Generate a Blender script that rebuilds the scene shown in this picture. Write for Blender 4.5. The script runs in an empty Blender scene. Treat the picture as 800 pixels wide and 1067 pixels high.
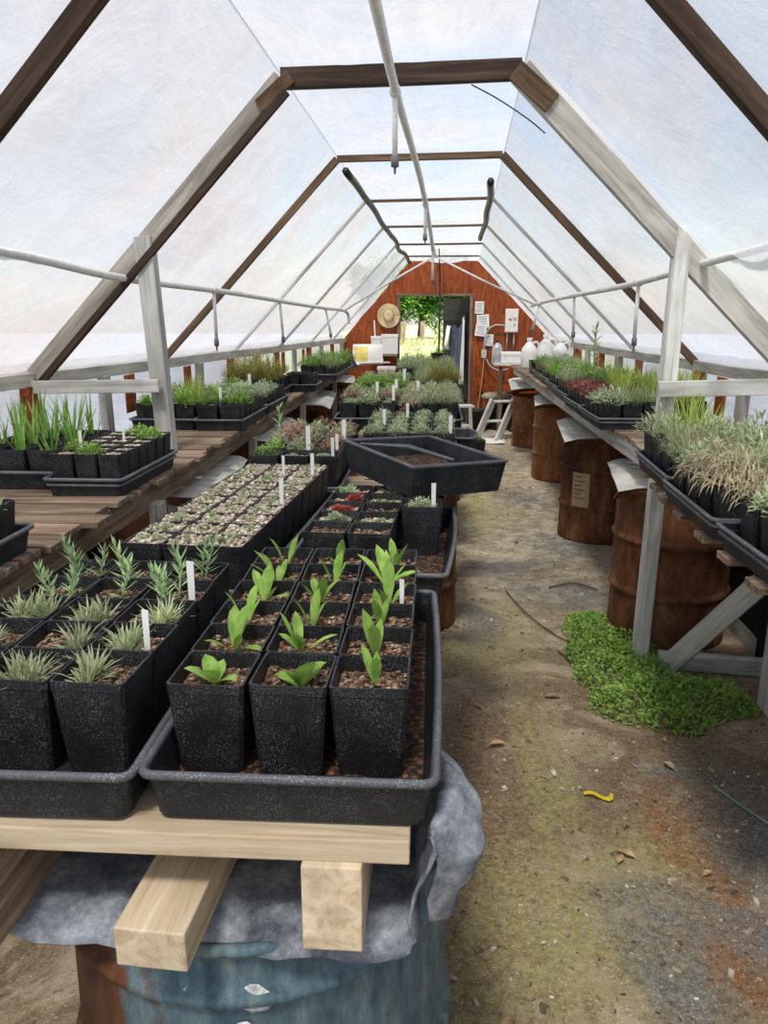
import bpy, math, random
from mathutils import Vector, Matrix, noise
R_ = math.radians
rnd = random.Random(7)
sc = bpy.context.scene
COL = sc.collection
PI = math.pi

# ------------------------------------------------------------------ camera, sky, sun, exposure
cd = bpy.data.cameras.new('camera'); cam = bpy.data.objects.new('camera', cd); COL.objects.link(cam)
cd.sensor_fit = 'VERTICAL'; cd.sensor_height = 36.0; cd.lens = 36.0 * 800 / 1067
cd.clip_start = 0.02; cd.clip_end = 400
cam.location = (0, 0, 1.8)
cam.rotation_euler = (PI/2 - math.atan(205/800), 0, R_(3.47))
sc.camera = cam

world = bpy.data.worlds.new('world'); sc.world = world; world.use_nodes = True
wn = world.node_tree.nodes; wl = world.node_tree.links; wn.clear()
sky = wn.new('ShaderNodeTexSky'); sky.sky_type = 'NISHITA'; sky.sun_disc = False
SUN_EL, SUN_AZ = R_(61), R_(205)
sky.sun_elevation = SUN_EL; sky.sun_rotation = SUN_AZ; sky.air_density = 1.2; sky.dust_density = .7
bg = wn.new('ShaderNodeBackground'); bg.inputs['Strength'].default_value = 0.15
wo = wn.new('ShaderNodeOutputWorld')
# thin broken cloud over the blue
wtc = wn.new('ShaderNodeTexCoord'); wnz = wn.new('ShaderNodeTexNoise'); wnz.inputs['Scale'].default_value = 2.6; wnz.inputs['Detail'].default_value = 6; wnz.inputs['Distortion'].default_value = .6
wr = wn.new('ShaderNodeValToRGB'); wr.color_ramp.elements[0].position = .40; wr.color_ramp.elements[1].position = .66
wm = wn.new('ShaderNodeMix'); wm.data_type = 'RGBA'; wm.inputs[7].default_value = (3.7, 3.75, 3.95, 1)
wl.new(wtc.outputs['Generated'], wnz.inputs[0]); wl.new(wnz.outputs[0], wr.inputs[0]); wl.new(wr.outputs[0], wm.inputs[0]); wl.new(sky.outputs[0], wm.inputs[6])
wl.new(wm.outputs[2], bg.inputs[0]); wl.new(bg.outputs[0], wo.inputs[0])

sd = bpy.data.lights.new('sun', 'SUN'); sun = bpy.data.objects.new('sun', sd); COL.objects.link(sun)
sd.energy = 7.0; sd.angle = R_(9.0); sd.color = (1, .955, .88)
# light comes from behind the camera and a little to its left
SD = Vector((-math.cos(SUN_EL)*0.25, -math.cos(SUN_EL)*0.97, math.sin(SUN_EL)))
sun.rotation_euler = SD.to_track_quat('Z', 'Y').to_euler(); sun.location = (-6, -9, 14)

sc.view_settings.view_transform = 'Standard'; sc.view_settings.look = 'None'
sc.view_settings.gamma = 1.0; sc.view_settings.use_curve_mapping = False
sc.view_settings.exposure = 0.5
cy = sc.cycles
cy.max_bounces = 10; cy.diffuse_bounces = 6; cy.glossy_bounces = 3; cy.transmission_bounces = 6; cy.transparent_max_bounces = 12
cy.sample_clamp_indirect = 8.0
try: cy.use_denoising = True
except Exception: pass

# ------------------------------------------------------------------ materials
def nt(name):
    m = bpy.data.materials.new(name); m.use_nodes = True
    n = m.node_tree.nodes; n.clear()
    return m, n, m.node_tree.links
def node(n, t, **kw):
    o = n.new(t)
    for k, v in kw.items():
        if k in ('operation', 'blend_type', 'data_type', 'noise_dimensions', 'feature', 'bands_direction', 'wave_type', 'interpolation', 'gradient_type'): setattr(o, k, v)
        else: o.inputs[k].default_value = v
    return o
def c4(c): return (c[0], c[1], c[2], 1)
def ramp(n, stops):
    r = n.new('ShaderNodeValToRGB'); e = r.color_ramp.elements
    while len(e) < len(stops): e.new(.5)
    for i, (p, c) in enumerate(stops):
        e[i].position = p; e[i].color = c4(c) if hasattr(c, '__len__') else (c, c, c, 1)
    return r
def coords(n, l, scale=(1, 1, 1), rand=True, kind='Object'):
    tc = n.new('ShaderNodeTexCoord'); mp = n.new('ShaderNodeMapping'); mp.inputs['Scale'].default_value = scale
    if rand:
        oi = n.new('ShaderNodeObjectInfo'); ml = n.new('ShaderNodeVectorMath'); ml.operation = 'MULTIPLY_ADD'
        cb = n.new('ShaderNodeCombineXYZ')
        for i in range(3): l.new(oi.outputs['Random'], cb.inputs[i])
        ml.inputs[1].default_value = (37, 51, 23)
        l.new(cb.outputs[0], ml.inputs[0]); l.new(tc.outputs[kind], ml.inputs[2]); l.new(ml.outputs[0], mp.inputs[0])
    else: l.new(tc.outputs[kind], mp.inputs[0])
    return mp
def mixc(n, l, fac, a, b, bt='MIX'):
    m = n.new('ShaderNodeMix'); m.data_type = 'RGBA'; m.blend_type = bt
    for s, v in ((m.inputs[0], fac), (m.inputs[6], a), (m.inputs[7], b)):
        if hasattr(v, 'links') or hasattr(v, 'is_output'): l.new(v, s)
        elif hasattr(v, '__len__'): s.default_value = c4(v)
        else: s.default_value = v
    return m.outputs[2]
def finish(m, n, l, col, rough=.7, bump=None, bstr=.3, bdist=.01, spec=.3, metal=0, extra=None):
    b = n.new('ShaderNodeBsdfPrincipled')
    if hasattr(col, 'is_output'): l.new(col, b.inputs['Base Color'])
    else: b.inputs['Base Color'].default_value = c4(col)
    b.inputs['Roughness'].default_value = rough; b.inputs['Specular IOR Level'].default_value = spec
    b.inputs['Metallic'].default_value = metal
    if bump is not None:
        bp = n.new('ShaderNodeBump'); bp.inputs['Strength'].default_value = bstr; bp.inputs['Distance'].default_value = bdist
        l.new(bump, bp.inputs['Height']); l.new(bp.outputs[0], b.inputs['Normal'])
    o = n.new('ShaderNodeOutputMaterial'); l.new(b.outputs[0], o.inputs[0])
    return m

def wood(name, a, b, c, rough=.8, grain=1.0):
    m, n, l = nt(name)
    mp = coords(n, l, (2.2, 34*grain, 34*grain))
    n1 = node(n, 'ShaderNodeTexNoise', Scale=1.0, Detail=6.0, Roughness=.65, Distortion=.6); l.new(mp.outputs[0], n1.inputs[0])
    mp2 = coords(n, l, (1.5, 5, 5)); n2 = node(n, 'ShaderNodeTexNoise', Scale=1.6, Detail=3.0); l.new(mp2.outputs[0], n2.inputs[0])
    r1 = ramp(n, [(.3, a), (.52, b), (.72, c)]); l.new(n1.outputs[0], r1.inputs[0])
    r2 = ramp(n, [(.3, .55), (.62, 1.05)]); l.new(n2.outputs[0], r2.inputs[0])
    col = mixc(n, l, .75, r1.outputs[0], r2.outputs[0], 'MULTIPLY')
    oi = n.new('ShaderNodeObjectInfo'); hs = n.new('ShaderNodeHueSaturation'); mr = n.new('ShaderNodeMapRange'); mr.inputs[3].default_value = .72; mr.inputs[4].default_value = 1.18
    l.new(oi.outputs['Random'], mr.inputs[0]); l.new(mr.outputs[0], hs.inputs['Value']); l.new(col, hs.inputs['Color']); col = hs.outputs[0]
    return finish(m, n, l, col, rough, n1.outputs[0], .45, .004)
WOOD_PALE = wood('pale_lumber', (.42, .31, .19), (.63, .51, .35), (.74, .64, .49))
WOOD_RAFT = wood('grey_rafter', (.17, .15, .125), (.33, .30, .26), (.47, .44, .40))
WOOD_GREY = wood('weathered_lumber', (.30, .28, .24), (.52, .50, .45), (.66, .64, .59))
WOOD_WHITE = wood('whitewashed_lumber', (.42, .41, .37), (.70, .69, .65), (.82, .81, .78))
WOOD_BROWN = wood('brown_lumber', (.055, .03, .018), (.14, .085, .05), (.23, .15, .09))
WOOD_DBROWN = wood('dark_brown_lumber', (.022, .013, .009), (.06, .036, .023), (.11, .07, .048))
WOOD_SLAT = wood('old_slats', (.09, .06, .04), (.27, .19, .125), (.50, .40, .29))
WOOD_DARK = wood('dark_lumber', (.006, .005, .005), (.014, .012, .011), (.03, .025, .022))

def plywood(name):
    m, n, l = nt(name)
    mp = coords(n, l, (9, 9, 1.6), rand=False)
    n1 = node(n, 'ShaderNodeTexNoise', Scale=1.5, Detail=5.0, Roughness=.6, Distortion=1.6); l.new(mp.outputs[0], n1.inputs[0])
    w = node(n, 'ShaderNodeTexWave', Scale=3.0, Distortion=9.0, Detail=3.0); l.new(mp.outputs[0], w.inputs[0])
    r1 = ramp(n, [(.25, (.10, .018, .005)), (.5, (.30, .062, .014)), (.78, (.50, .135, .03))]); l.new(n1.outputs[0], r1.inputs[0])
    col = mixc(n, l, .35, r1.outputs[0], ramp_from(n, l, w.outputs[0], [(.2, .45), (.7, 1.0)]), 'MULTIPLY')
    return finish(m, n, l, col, .6, n1.outputs[0], .2, .004)
def ramp_from(n, l, src, stops):
    r = ramp(n, stops); l.new(src, r.inputs[0]); return r.outputs[0]
PLY = plywood('red_stained_plywood')

def plain(name, col, rough=.6, var=.2, scale=20, spec=.3, metal=0, bump=.1):
    m, n, l = nt(name)
    mp = coords(n, l, (1, 1, 1)); n1 = node(n, 'ShaderNodeTexNoise', Scale=float(scale), Detail=4.0); l.new(mp.outputs[0], n1.inputs[0])
    lo = tuple(x*(1-var) for x in col); hi = tuple(min(1, x*(1+var)) for x in col)
    r = ramp(n, [(.3, lo), (.7, hi)]); l.new(n1.outputs[0], r.inputs[0])
    return finish(m, n, l, r.outputs[0], rough, n1.outputs[0], bump, .003, spec, metal)
PVC = plain('white_plastic_pipe', (.72, .72, .69), .4, .12, 30)
PVC_GREY = plain('grey_nozzle', (.16, .16, .17), .5)
PAPER = plain('white_paper', (.85, .84, .80), .8, .05, 30)
INK = plain('ink', (.16, .17, .22), .8)
WHITE_P = plain('white_plastic', (.78, .78, .76), .45, .06, 20)
CREAM = plain('cream_enamel', (.72, .71, .63), .45, .1, 20)
YELLOW = plain('yellow_plastic', (.72, .52, .02), .45, .12, 20)
STRAW = plain('straw', (.66, .52, .30), .75, .22, 90, bump=.4)
BAND = plain('hat_band', (.22, .14, .07), .7)
GREY_M = plain('galvanised_metal', (.42, .43, .43), .45, .25, 14, metal=.4)
DARKP = plain('black_plastic', (.012, .013, .016), .42, .4, 20, spec=.45)
CLOTH_B = plain('blue_grey_cloth', (.085, .10, .15), .9, .3, 12)
ORANGEC = plain('tan_cord', (.55, .36, .12), .6)
CARD = plain('cardboard', (.50, .36, .20), .8, .15, 15)
YELLOWPRINT = plain('yellow_print', (.75, .60, .18), .7, .2, 25)
TREEBARK = plain('bark', (.10, .07, .05), .9, .4, 15, bump=.6)

def potmat(name, base, dust_shade, amt):
    m, n, l = nt(name)
    mp = coords(n, l, (1, 1, 1))
    v = node(n, 'ShaderNodeTexNoise', Scale=330.0, Detail=2.0, Roughness=.7); l.new(mp.outputs[0], v.inputs[0])
    big = node(n, 'ShaderNodeTexNoise', Scale=16.0, Detail=3.0); l.new(mp.outputs[0], big.inputs[0])
    s = ramp_from(n, l, v.outputs[0], [(.52, 0.0), (.66, 1.0)]); b = ramp_from(n, l, big.outputs[0], [(.36, .12), (.62, 1.0)])
    mm = n.new('ShaderNodeMath'); mm.operation = 'MULTIPLY'; l.new(s, mm.inputs[0]); l.new(b, mm.inputs[1])
    m2 = n.new('ShaderNodeMath'); m2.operation = 'MULTIPLY'; l.new(mm.outputs[0], m2.inputs[0]); m2.inputs[1].default_value = amt
    col = mixc(n, l, m2.outputs[0], base, dust_shade)
    return finish(m, n, l, col, .5, v.outputs[0], .08, .001, .35)
POT = potmat('black_pot_plastic', (.008, .008, .0095), (.24, .24, .25), .55)
TRAYM = potmat('black_tray_plastic', (.011, .012, .015), (.20, .22, .26), .5)
RIM = potmat('scuffed_tray_rim', (.075, .08, .09), (.33, .34, .36), .8)

def chips(name, stops, scale, rough=.9):
    m, n, l = nt(name)
    mp = coords(n, l, (1, 1, 1)); v = node(n, 'ShaderNodeTexVoronoi', Scale=float(scale)); l.new(mp.outputs[0], v.inputs[0])
    sp = n.new('ShaderNodeSeparateColor'); l.new(v.outputs['Color'], sp.inputs[0])
    r = ramp(n, stops); l.new(sp.outputs[0], r.inputs[0])
    d = ramp_from(n, l, v.outputs['Distance'], [(.2, 1.0), (.75, .35)])
    col = mixc(n, l, .8, r.outputs[0], d, 'MULTIPLY')
    return finish(m, n, l, col, rough, v.outputs['Distance'], .6, -.004)
SOIL = chips('bark_soil', [(0, (.055, .03, .018)), (.5, (.20, .11, .065)), (.8, (.36, .22, .14)), (1, (.55, .45, .35))], 130)
GRAVEL = chips('pale_gravel', [(0, (.34, .25, .16)), (.4, (.66, .55, .41)), (.8, (.82, .74, .60)), (1, (.90, .86, .77))], 95)
DARKSOIL = chips('dark_soil', [(0, (.02, .014, .01)), (.6, (.075, .04, .024)), (1, (.22, .12, .07))], 110)

def leafm(name, a, b, tr=.3, rough=.55):
    m, n, l = nt(name)
    oi = n.new('ShaderNodeObjectInfo'); mp = coords(n, l, (1, 1, 1))
    nz = node(n, 'ShaderNodeTexNoise', Scale=38.0, Detail=2.0); l.new(mp.outputs[0], nz.inputs[0])
    r = ramp(n, [(.32, a), (.68, b)]); l.new(nz.outputs[0], r.inputs[0])
    hs = n.new('ShaderNodeHueSaturation'); l.new(r.outputs[0], hs.inputs['Color'])
    mr = n.new('ShaderNodeMapRange'); mr.inputs[3].default_value = .98; mr.inputs[4].default_value = 1.45
    l.new(oi.outputs['Random'], mr.inputs[0]); l.new(mr.outputs[0], hs.inputs['Value'])
    p = n.new('ShaderNodeBsdfPrincipled'); p.inputs['Roughness'].default_value = rough; p.inputs['Specular IOR Level'].default_value = .25
    t = n.new('ShaderNodeBsdfTranslucent'); ms = n.new('ShaderNodeMixShader'); ms.inputs[0].default_value = tr
    l.new(hs.outputs[0], p.inputs['Base Color']); l.new(hs.outputs[0], t.inputs['Color'])
    l.new(p.outputs[0], ms.inputs[1]); l.new(t.outputs[0], ms.inputs[2])
    o = n.new('ShaderNodeOutputMaterial'); l.new(ms.outputs[0], o.inputs[0])
    return m
L_BRIGHT = leafm('bright_leaf', (.15, .29, .045), (.30, .45, .10))
L_GREEN = leafm('green_leaf', (.12, .22, .055), (.26, .37, .12))
L_SILVER = leafm('silver_leaf', (.25, .31, .16), (.50, .53, .33))
L_GREY = leafm('grey_green_leaf', (.24, .31, .17), (.47, .53, .34))
L_ROSE = leafm('rosemary_leaf', (.22, .34, .15), (.42, .53, .29))
L_RED = leafm('red_leaf', (.17, .05, .04), (.31, .14, .11))
L_RUST = leafm('russet_leaf', (.22, .12, .08), (.42, .30, .22))
L_STRAW = leafm('straw_leaf', (.33, .28, .17), (.58, .51, .35))
L_GRASS = leafm('grass_leaf', (.22, .33, .06), (.48, .54, .14))
L_IRIS = leafm('iris_leaf', (.11, .25, .05), (.26, .42, .10))
L_DARK = leafm('weed_leaf', (.085, .18, .025), (.28, .43, .09))
L_TREE = leafm('tree_leaf', (.06, .19, .025), (.22, .42, .07), .35)
L_MEADOW = leafm('meadow_leaf', (.42, .48, .20), (.74, .76, .46), .35)
L_OLIVE = leafm('olive_brown_leaf', (.20, .20, .05), (.38, .36, .10))
L_DEAD = leafm('dead_leaf', (.22, .13, .07), (.42, .29, .17), .1)
STEM = leafm('stem', (.20, .26, .10), (.34, .40, .18), .1)

def rust(name, paint=None, light=False):
    m, n, l = nt(name)
    mp = coords(n, l, (3, 3, 1.2)); a = node(n, 'ShaderNodeTexNoise', Scale=1.4, Detail=7.0, Roughness=.65); l.new(mp.outputs[0], a.inputs[0])
    mf = coords(n, l, (30, 30, 9)); f = node(n, 'ShaderNodeTexNoise', Scale=1.0, Detail=5.0, Roughness=.7); l.new(mf.outputs[0], f.inputs[0])
    ra = ramp_from(n, l, a.outputs[0], [(.28, (.035, .014, .009)), (.43, (.10, .040, .020)), (.55, (.19, .078, .034)), (.66, (.30, .15, .07)), (.78, (.38, .28, .19))])
    if light: ra = ramp_from(n, l, a.outputs[0], [(.3, (.13, .05, .022)), (.46, (.27, .105, .04)), (.6, (.40, .20, .09)), (.75, (.46, .33, .22))])  # lighter stops put the light on the far right drums into the rust
    rf = ramp_from(n, l, f.outputs[0], [(.32, .42), (.68, 1.2)])
    col = mixc(n, l, .7, ra, rf, 'MULTIPLY')
    if paint:
        tc = n.new('ShaderNodeTexCoord'); sx = n.new('ShaderNodeSeparateXYZ'); l.new(tc.outputs['Object'], sx.inputs[0])
        mp3 = coords(n, l, (3.2, 3.2, 1.6), rand=False); q = node(n, 'ShaderNodeTexNoise', Scale=1.2, Detail=6.0, Roughness=.62); l.new(mp3.outputs[0], q.inputs[0])
        # worn paint: blue across the middle of the drum, bare rust to either flank
        ab = n.new('ShaderNodeMath'); ab.operation = 'MULTIPLY_ADD'; l.new(sx.outputs[0], ab.inputs[0]); ab.inputs[1].default_value = 1.55; ab.inputs[2].default_value = .20
        aa = n.new('ShaderNodeMath'); aa.operation = 'MINIMUM'; l.new(ab.outputs[0], aa.inputs[0]); aa.inputs[1].default_value = .30
        sm = n.new('ShaderNodeMath'); sm.operation = 'ADD'; l.new(aa.outputs[0], sm.inputs[0]); l.new(q.outputs[0], sm.inputs[1])
        k = ramp_from(n, l, sm.outputs[0], [(.46, 0.0), (.52, 1.0)])
        pc = ramp_from(n, l, f.outputs[0], [(.25, (.03, .055, .08)), (.42, (.075, .135, .18)), (.56, (.13, .20, .23)), (.66, (.25, .26, .20)), (.78, (.30, .24, .12))])
        pc = mixc(n, l, .6, pc, ramp_from(n, l, a.outputs[0], [(.3, (.055, .10, .14)), (.5, (.13, .20, .23)), (.66, (.24, .26, .19))]))
        pc = mixc(n, l, .6, pc, rf, 'MULTIPLY')
        col = mixc(n, l, k, col, pc)
    return finish(m, n, l, col, .75, f.outputs[0], .3, .004, .25, .1)
RUST = rust('rusted_steel'); RUST_LIT = rust('lit_rusted_steel', light=True); RUSTB = rust('worn_blue_drum_paint', True)

def fabric():
    m, n, l = nt('grey_ground_fabric')
    mp = coords(n, l, (1, 1, 1)); a = node(n, 'ShaderNodeTexNoise', Scale=9.0, Detail=8.0, Roughness=.75); l.new(mp.outputs[0], a.inputs[0])
    b = node(n, 'ShaderNodeTexNoise', Scale=60.0, Detail=6.0, Roughness=.8); l.new(mp.outputs[0], b.inputs[0])
    r = ramp_from(n, l, a.outputs[0], [(.34, (.055, .065, .082)), (.5, (.20, .22, .25)), (.66, (.43, .46, .50))])
    r2 = ramp_from(n, l, b.outputs[0], [(.35, .6), (.65, 1.1)])
    return finish(m, n, l, mixc(n, l, .7, r, r2, 'MULTIPLY'), .85, b.outputs[0], .5, .004)
FABRIC = fabric()

def film():
    m, n, l = nt('cloudy_poly_film')
    mp = coords(n, l, (1, 1, 1), rand=False)
    a = node(n, 'ShaderNodeTexNoise', Scale=1.1, Detail=3.0, Distortion=.5); l.new(mp.outputs[0], a.inputs[0])
    w = node(n, 'ShaderNodeTexNoise', Scale=3.4, Detail=8.0, Roughness=.62, Distortion=.7); l.new(mp.outputs[0], w.inputs[0])
    bp = n.new('ShaderNodeBump'); bp.inputs['Strength'].default_value = .38; bp.inputs['Distance'].default_value = .05
    l.new(w.outputs[0], bp.inputs['Height'])
    col = ramp_from(n, l, a.outputs[0], [(.28, (.455, .415, .405)), (.45, (.445, .435, .445)), (.7, (.40, .425, .475))])
    t = n.new('ShaderNodeBsdfTranslucent'); d = n.new('ShaderNodeBsdfDiffuse'); tp = n.new('ShaderNodeBsdfTransparent'); g = n.new('ShaderNodeBsdfGlossy')
    g.inputs['Roughness'].default_value = .35
    l.new(bp.outputs[0], g.inputs['Normal'])
    m1 = n.new('ShaderNodeMixShader'); m1.inputs[0].default_value = .34; l.new(t.outputs[0], m1.inputs[1]); l.new(d.outputs[0], m1.inputs[2])
    tf = n.new('ShaderNodeMapRange'); tf.inputs[1].default_value = .3; tf.inputs[2].default_value = .7; tf.inputs[3].default_value = .15; tf.inputs[4].default_value = .33
    ms_ = coords(n, l, (2.2, .7, 2.2), rand=False); st = node(n, 'ShaderNodeTexNoise', Scale=3.2, Detail=8.0, Roughness=.72, Distortion=1.6); l.new(ms_.outputs[0], st.inputs[0])
    sm = n.new('ShaderNodeMath'); sm.operation = 'MULTIPLY_ADD'; l.new(st.outputs[0], sm.inputs[0]); sm.inputs[1].default_value = .55; l.new(a.outputs[0], sm.inputs[2])
    tf.inputs[1].default_value = .58; tf.inputs[2].default_value = .98
    l.new(sm.outputs[0], tf.inputs[0])
    dust_shade = ramp_from(n, l, st.outputs[0], [(.35, 1.05), (.65, .95)])  # streaks of dust and crease shading put into the film colour
    col = mixc(n, l, 1.0, col, dust_shade, 'MULTIPLY')
    for s in (t, d): l.new(col, s.inputs['Color']); l.new(bp.outputs[0], s.inputs['Normal'])
    m2 = n.new('ShaderNodeMixShader'); l.new(tf.outputs[0], m2.inputs[0]); l.new(m1.outputs[0], m2.inputs[1]); l.new(tp.outputs[0], m2.inputs[2])
    m3 = n.new('ShaderNodeMixShader'); m3.inputs[0].default_value = .05; l.new(m2.outputs[0], m3.inputs[1]); l.new(g.outputs[0], m3.inputs[2])
    o = n.new('ShaderNodeOutputMaterial'); l.new(m3.outputs[0], o.inputs[0])
    return m
FILM = film()

def groundm():
    m, n, l = nt('trodden_sandy_floor')
    mp = coords(n, l, (1, 1, 1), rand=False)
    def nz(s, d=6.0, r=.6, dist=0.0):
        q = node(n, 'ShaderNodeTexNoise', Scale=float(s), Detail=float(d), Roughness=r, Distortion=dist); l.new(mp.outputs[0], q.inputs[0]); return q.outputs[0]
    big = nz(1.3, 7, .62, .4); mid = nz(5.5, 7, .7, .3); fine = nz(46, 6, .75); spk = nz(150, 3, .7)
    sand = ramp_from(n, l, mid, [(.28, (.19, .14, .085)), (.45, (.32, .26, .165)), (.6, (.43, .36, .25)), (.75, (.52, .46, .34))])
    sx = n.new('ShaderNodeSeparateXYZ'); l.new(mp.outputs[0], sx.inputs[0])
    def blob(cx, cyy, rx, ry, lo, hi, src, amp=.9):
        # a stain with a place of its own, its edge broken by noise
        a = n.new('ShaderNodeMath'); a.operation = 'SUBTRACT'; l.new(sx.outputs[0], a.inputs[0]); a.inputs[1].default_value = cx
        a2 = n.new('ShaderNodeMath'); a2.operation = 'DIVIDE'; l.new(a.outputs[0], a2.inputs[0]); a2.inputs[1].default_value = rx
        b = n.new('ShaderNodeMath'); b.operation = 'SUBTRACT'; l.new(sx.outputs[1], b.inputs[0]); b.inputs[1].default_value = cyy
        b2 = n.new('ShaderNodeMath'); b2.operation = 'DIVIDE'; l.new(b.outputs[0], b2.inputs[0]); b2.inputs[1].default_value = ry
        p = n.new('ShaderNodeVectorMath'); p.operation = 'LENGTH'; cb = n.new('ShaderNodeCombineXYZ'); l.new(a2.outputs[0], cb.inputs[0]); l.new(b2.outputs[0], cb.inputs[1]); l.new(cb.outputs[0], p.inputs[0])
        q = n.new('ShaderNodeMath'); q.operation = 'MULTIPLY_ADD'; l.new(src, q.inputs[0]); q.inputs[1].default_value = -3.2*amp; l.new(p.outputs['Value'], q.inputs[2])
        return ramp_from(n, l, q.outputs[0], [(0, 1.0), (1, 0.0)]) if False else mapr(q.outputs[0], lo, hi)
    def mapr(v, lo, hi):
        r = n.new('ShaderNodeMapRange'); r.inputs[1].default_value = lo; r.inputs[2].default_value = hi; r.inputs[3].default_value = 1; r.inputs[4].default_value = 0
        r.clamp = True; l.new(v, r.inputs[0]); return r.outputs[0]
    patch = nz(2.6, 8, .68, 1.2); stre = nz(11, 7, .72, .8)
    brown = ramp_from(n, l, fine, [(.3, (.075, .048, .03)), (.5, (.17, .115, .07)), (.7, (.27, .19, .115))])
    moss = ramp_from(n, l, fine, [(.3, (.15, .135, .05)), (.5, (.30, .27, .11)), (.7, (.42, .38, .19))])
    grey = ramp_from(n, l, fine, [(.3, (.07, .072, .072)), (.5, (.15, .15, .145)), (.7, (.29, .285, .27))])
    orange = ramp_from(n, l, fine, [(.3, (.12, .055, .022)), (.5, (.23, .11, .045)), (.7, (.33, .17, .075))])
    def half(v, k): return ramp_from(n, l, v, [(0, 0.0), (1, k)])
    def both(a, b):
        q = n.new('ShaderNodeMath'); q.operation = 'MULTIPLY'; l.new(a, q.inputs[0]); l.new(b, q.inputs[1]); return q.outputs[0]
    col = mixc(n, l, ramp_from(n, l, patch, [(.46, 0.0), (.56, .9)]), sand, brown)
    col = mixc(n, l, ramp_from(n, l, stre, [(.55, 0.0), (.64, .7)]), col, brown)
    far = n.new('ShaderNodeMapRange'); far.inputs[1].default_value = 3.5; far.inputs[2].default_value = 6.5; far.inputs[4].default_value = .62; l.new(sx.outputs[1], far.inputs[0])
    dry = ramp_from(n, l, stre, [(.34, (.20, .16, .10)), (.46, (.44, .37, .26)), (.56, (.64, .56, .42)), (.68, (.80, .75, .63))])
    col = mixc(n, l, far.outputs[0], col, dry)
    p2 = ramp_from(n, l, stre, [(.38, .3), (.55, .95)]); p3 = ramp_from(n, l, stre, [(.45, .95), (.64, .3)])
    for (cx, cyy, rx, ry) in ((.22, 2.9, .3, 1.2), (.62, 2.55, .38, .35), (1.0, 2.75, .5, .6), (1.45, 2.9, .5, .8), (.12, 1.9, .16, .7), (.9, 1.75, .25, .3)):
        col = mixc(n, l, both(blob(cx, cyy, rx, ry, -1.2, .15, patch), p2), col, brown)
    for (cx, cyy, rx, ry) in ((.42, 1.95, .32, .35), (.75, 2.3, .16, .2), (.30, 4.2, .3, .5), (.55, 2.75, .06, .5), (.44, 2.75, .05, .6), (.4, 7.2, .4, .8)):
        col = mixc(n, l, both(blob(cx, cyy, rx, ry, -1.2, .15, patch), p3), col, moss)
    for (cx, cyy, rx, ry) in ((.86, 2.42, .10, .28), (.98, 2.12, .07, .2), (.9, 1.85, .10, .15)):
        col = mixc(n, l, both(blob(cx, cyy, rx, ry, -1.2, -.1, patch), p2), col, orange)
    for (cx, cyy, rx, ry) in ((.72, 2.05, .17, .17), (1.2, 2.35, .16, .5), (.72, 1.75, .12, .12), (1.0, 6.0, .4, .45), (.95, 4.9, .35, .3), (.95, 7.6, .3, .3), (.5, 5.4, .2, .3), (.28, 4.35, .16, .3), (.98, 2.85, .1, .07), (1.02, 1.95, .12, .12)):
        col = mixc(n, l, both(blob(cx, cyy, rx, ry, -1.2, .1, patch), p3), col, grey)
    col = mixc(n, l, ramp_from(n, l, spk, [(.60, 0.0), (.67, .9)]), col, (.62, .54, .42))
    col = mixc(n, l, ramp_from(n, l, nz(75, 4, .75), [(.30, .8), (.40, 0.0)]), col, (.045, .033, .023))
    col = mixc(n, l, ramp_from(n, l, fine, [(.27, .85), (.40, 0.0)]), col, (.05, .035, .024))
    h = n.new('ShaderNodeMath'); h.operation = 'ADD'; l.new(fine, h.inputs[0]); l.new(mid, h.inputs[1])
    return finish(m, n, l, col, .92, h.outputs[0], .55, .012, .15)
GROUND = groundm()
def lawnm():
    m, n, l = nt('lawn_soil'); mp = coords(n, l, (1, 1, 1), rand=False)
    a = node(n, 'ShaderNodeTexNoise', Scale=2.5, Detail=6.0); l.new(mp.outputs[0], a.inputs[0])
    return finish(m, n, l, ramp_from(n, l, a.outputs[0], [(.3, (.34, .40, .16)), (.6, (.55, .57, .32)), (.8, (.72, .68, .50))]), .95)
LAWN = lawnm()
YARD = plain('pale_gravel_yard', (.37, .39, .43), .95, .2, 3)

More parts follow.
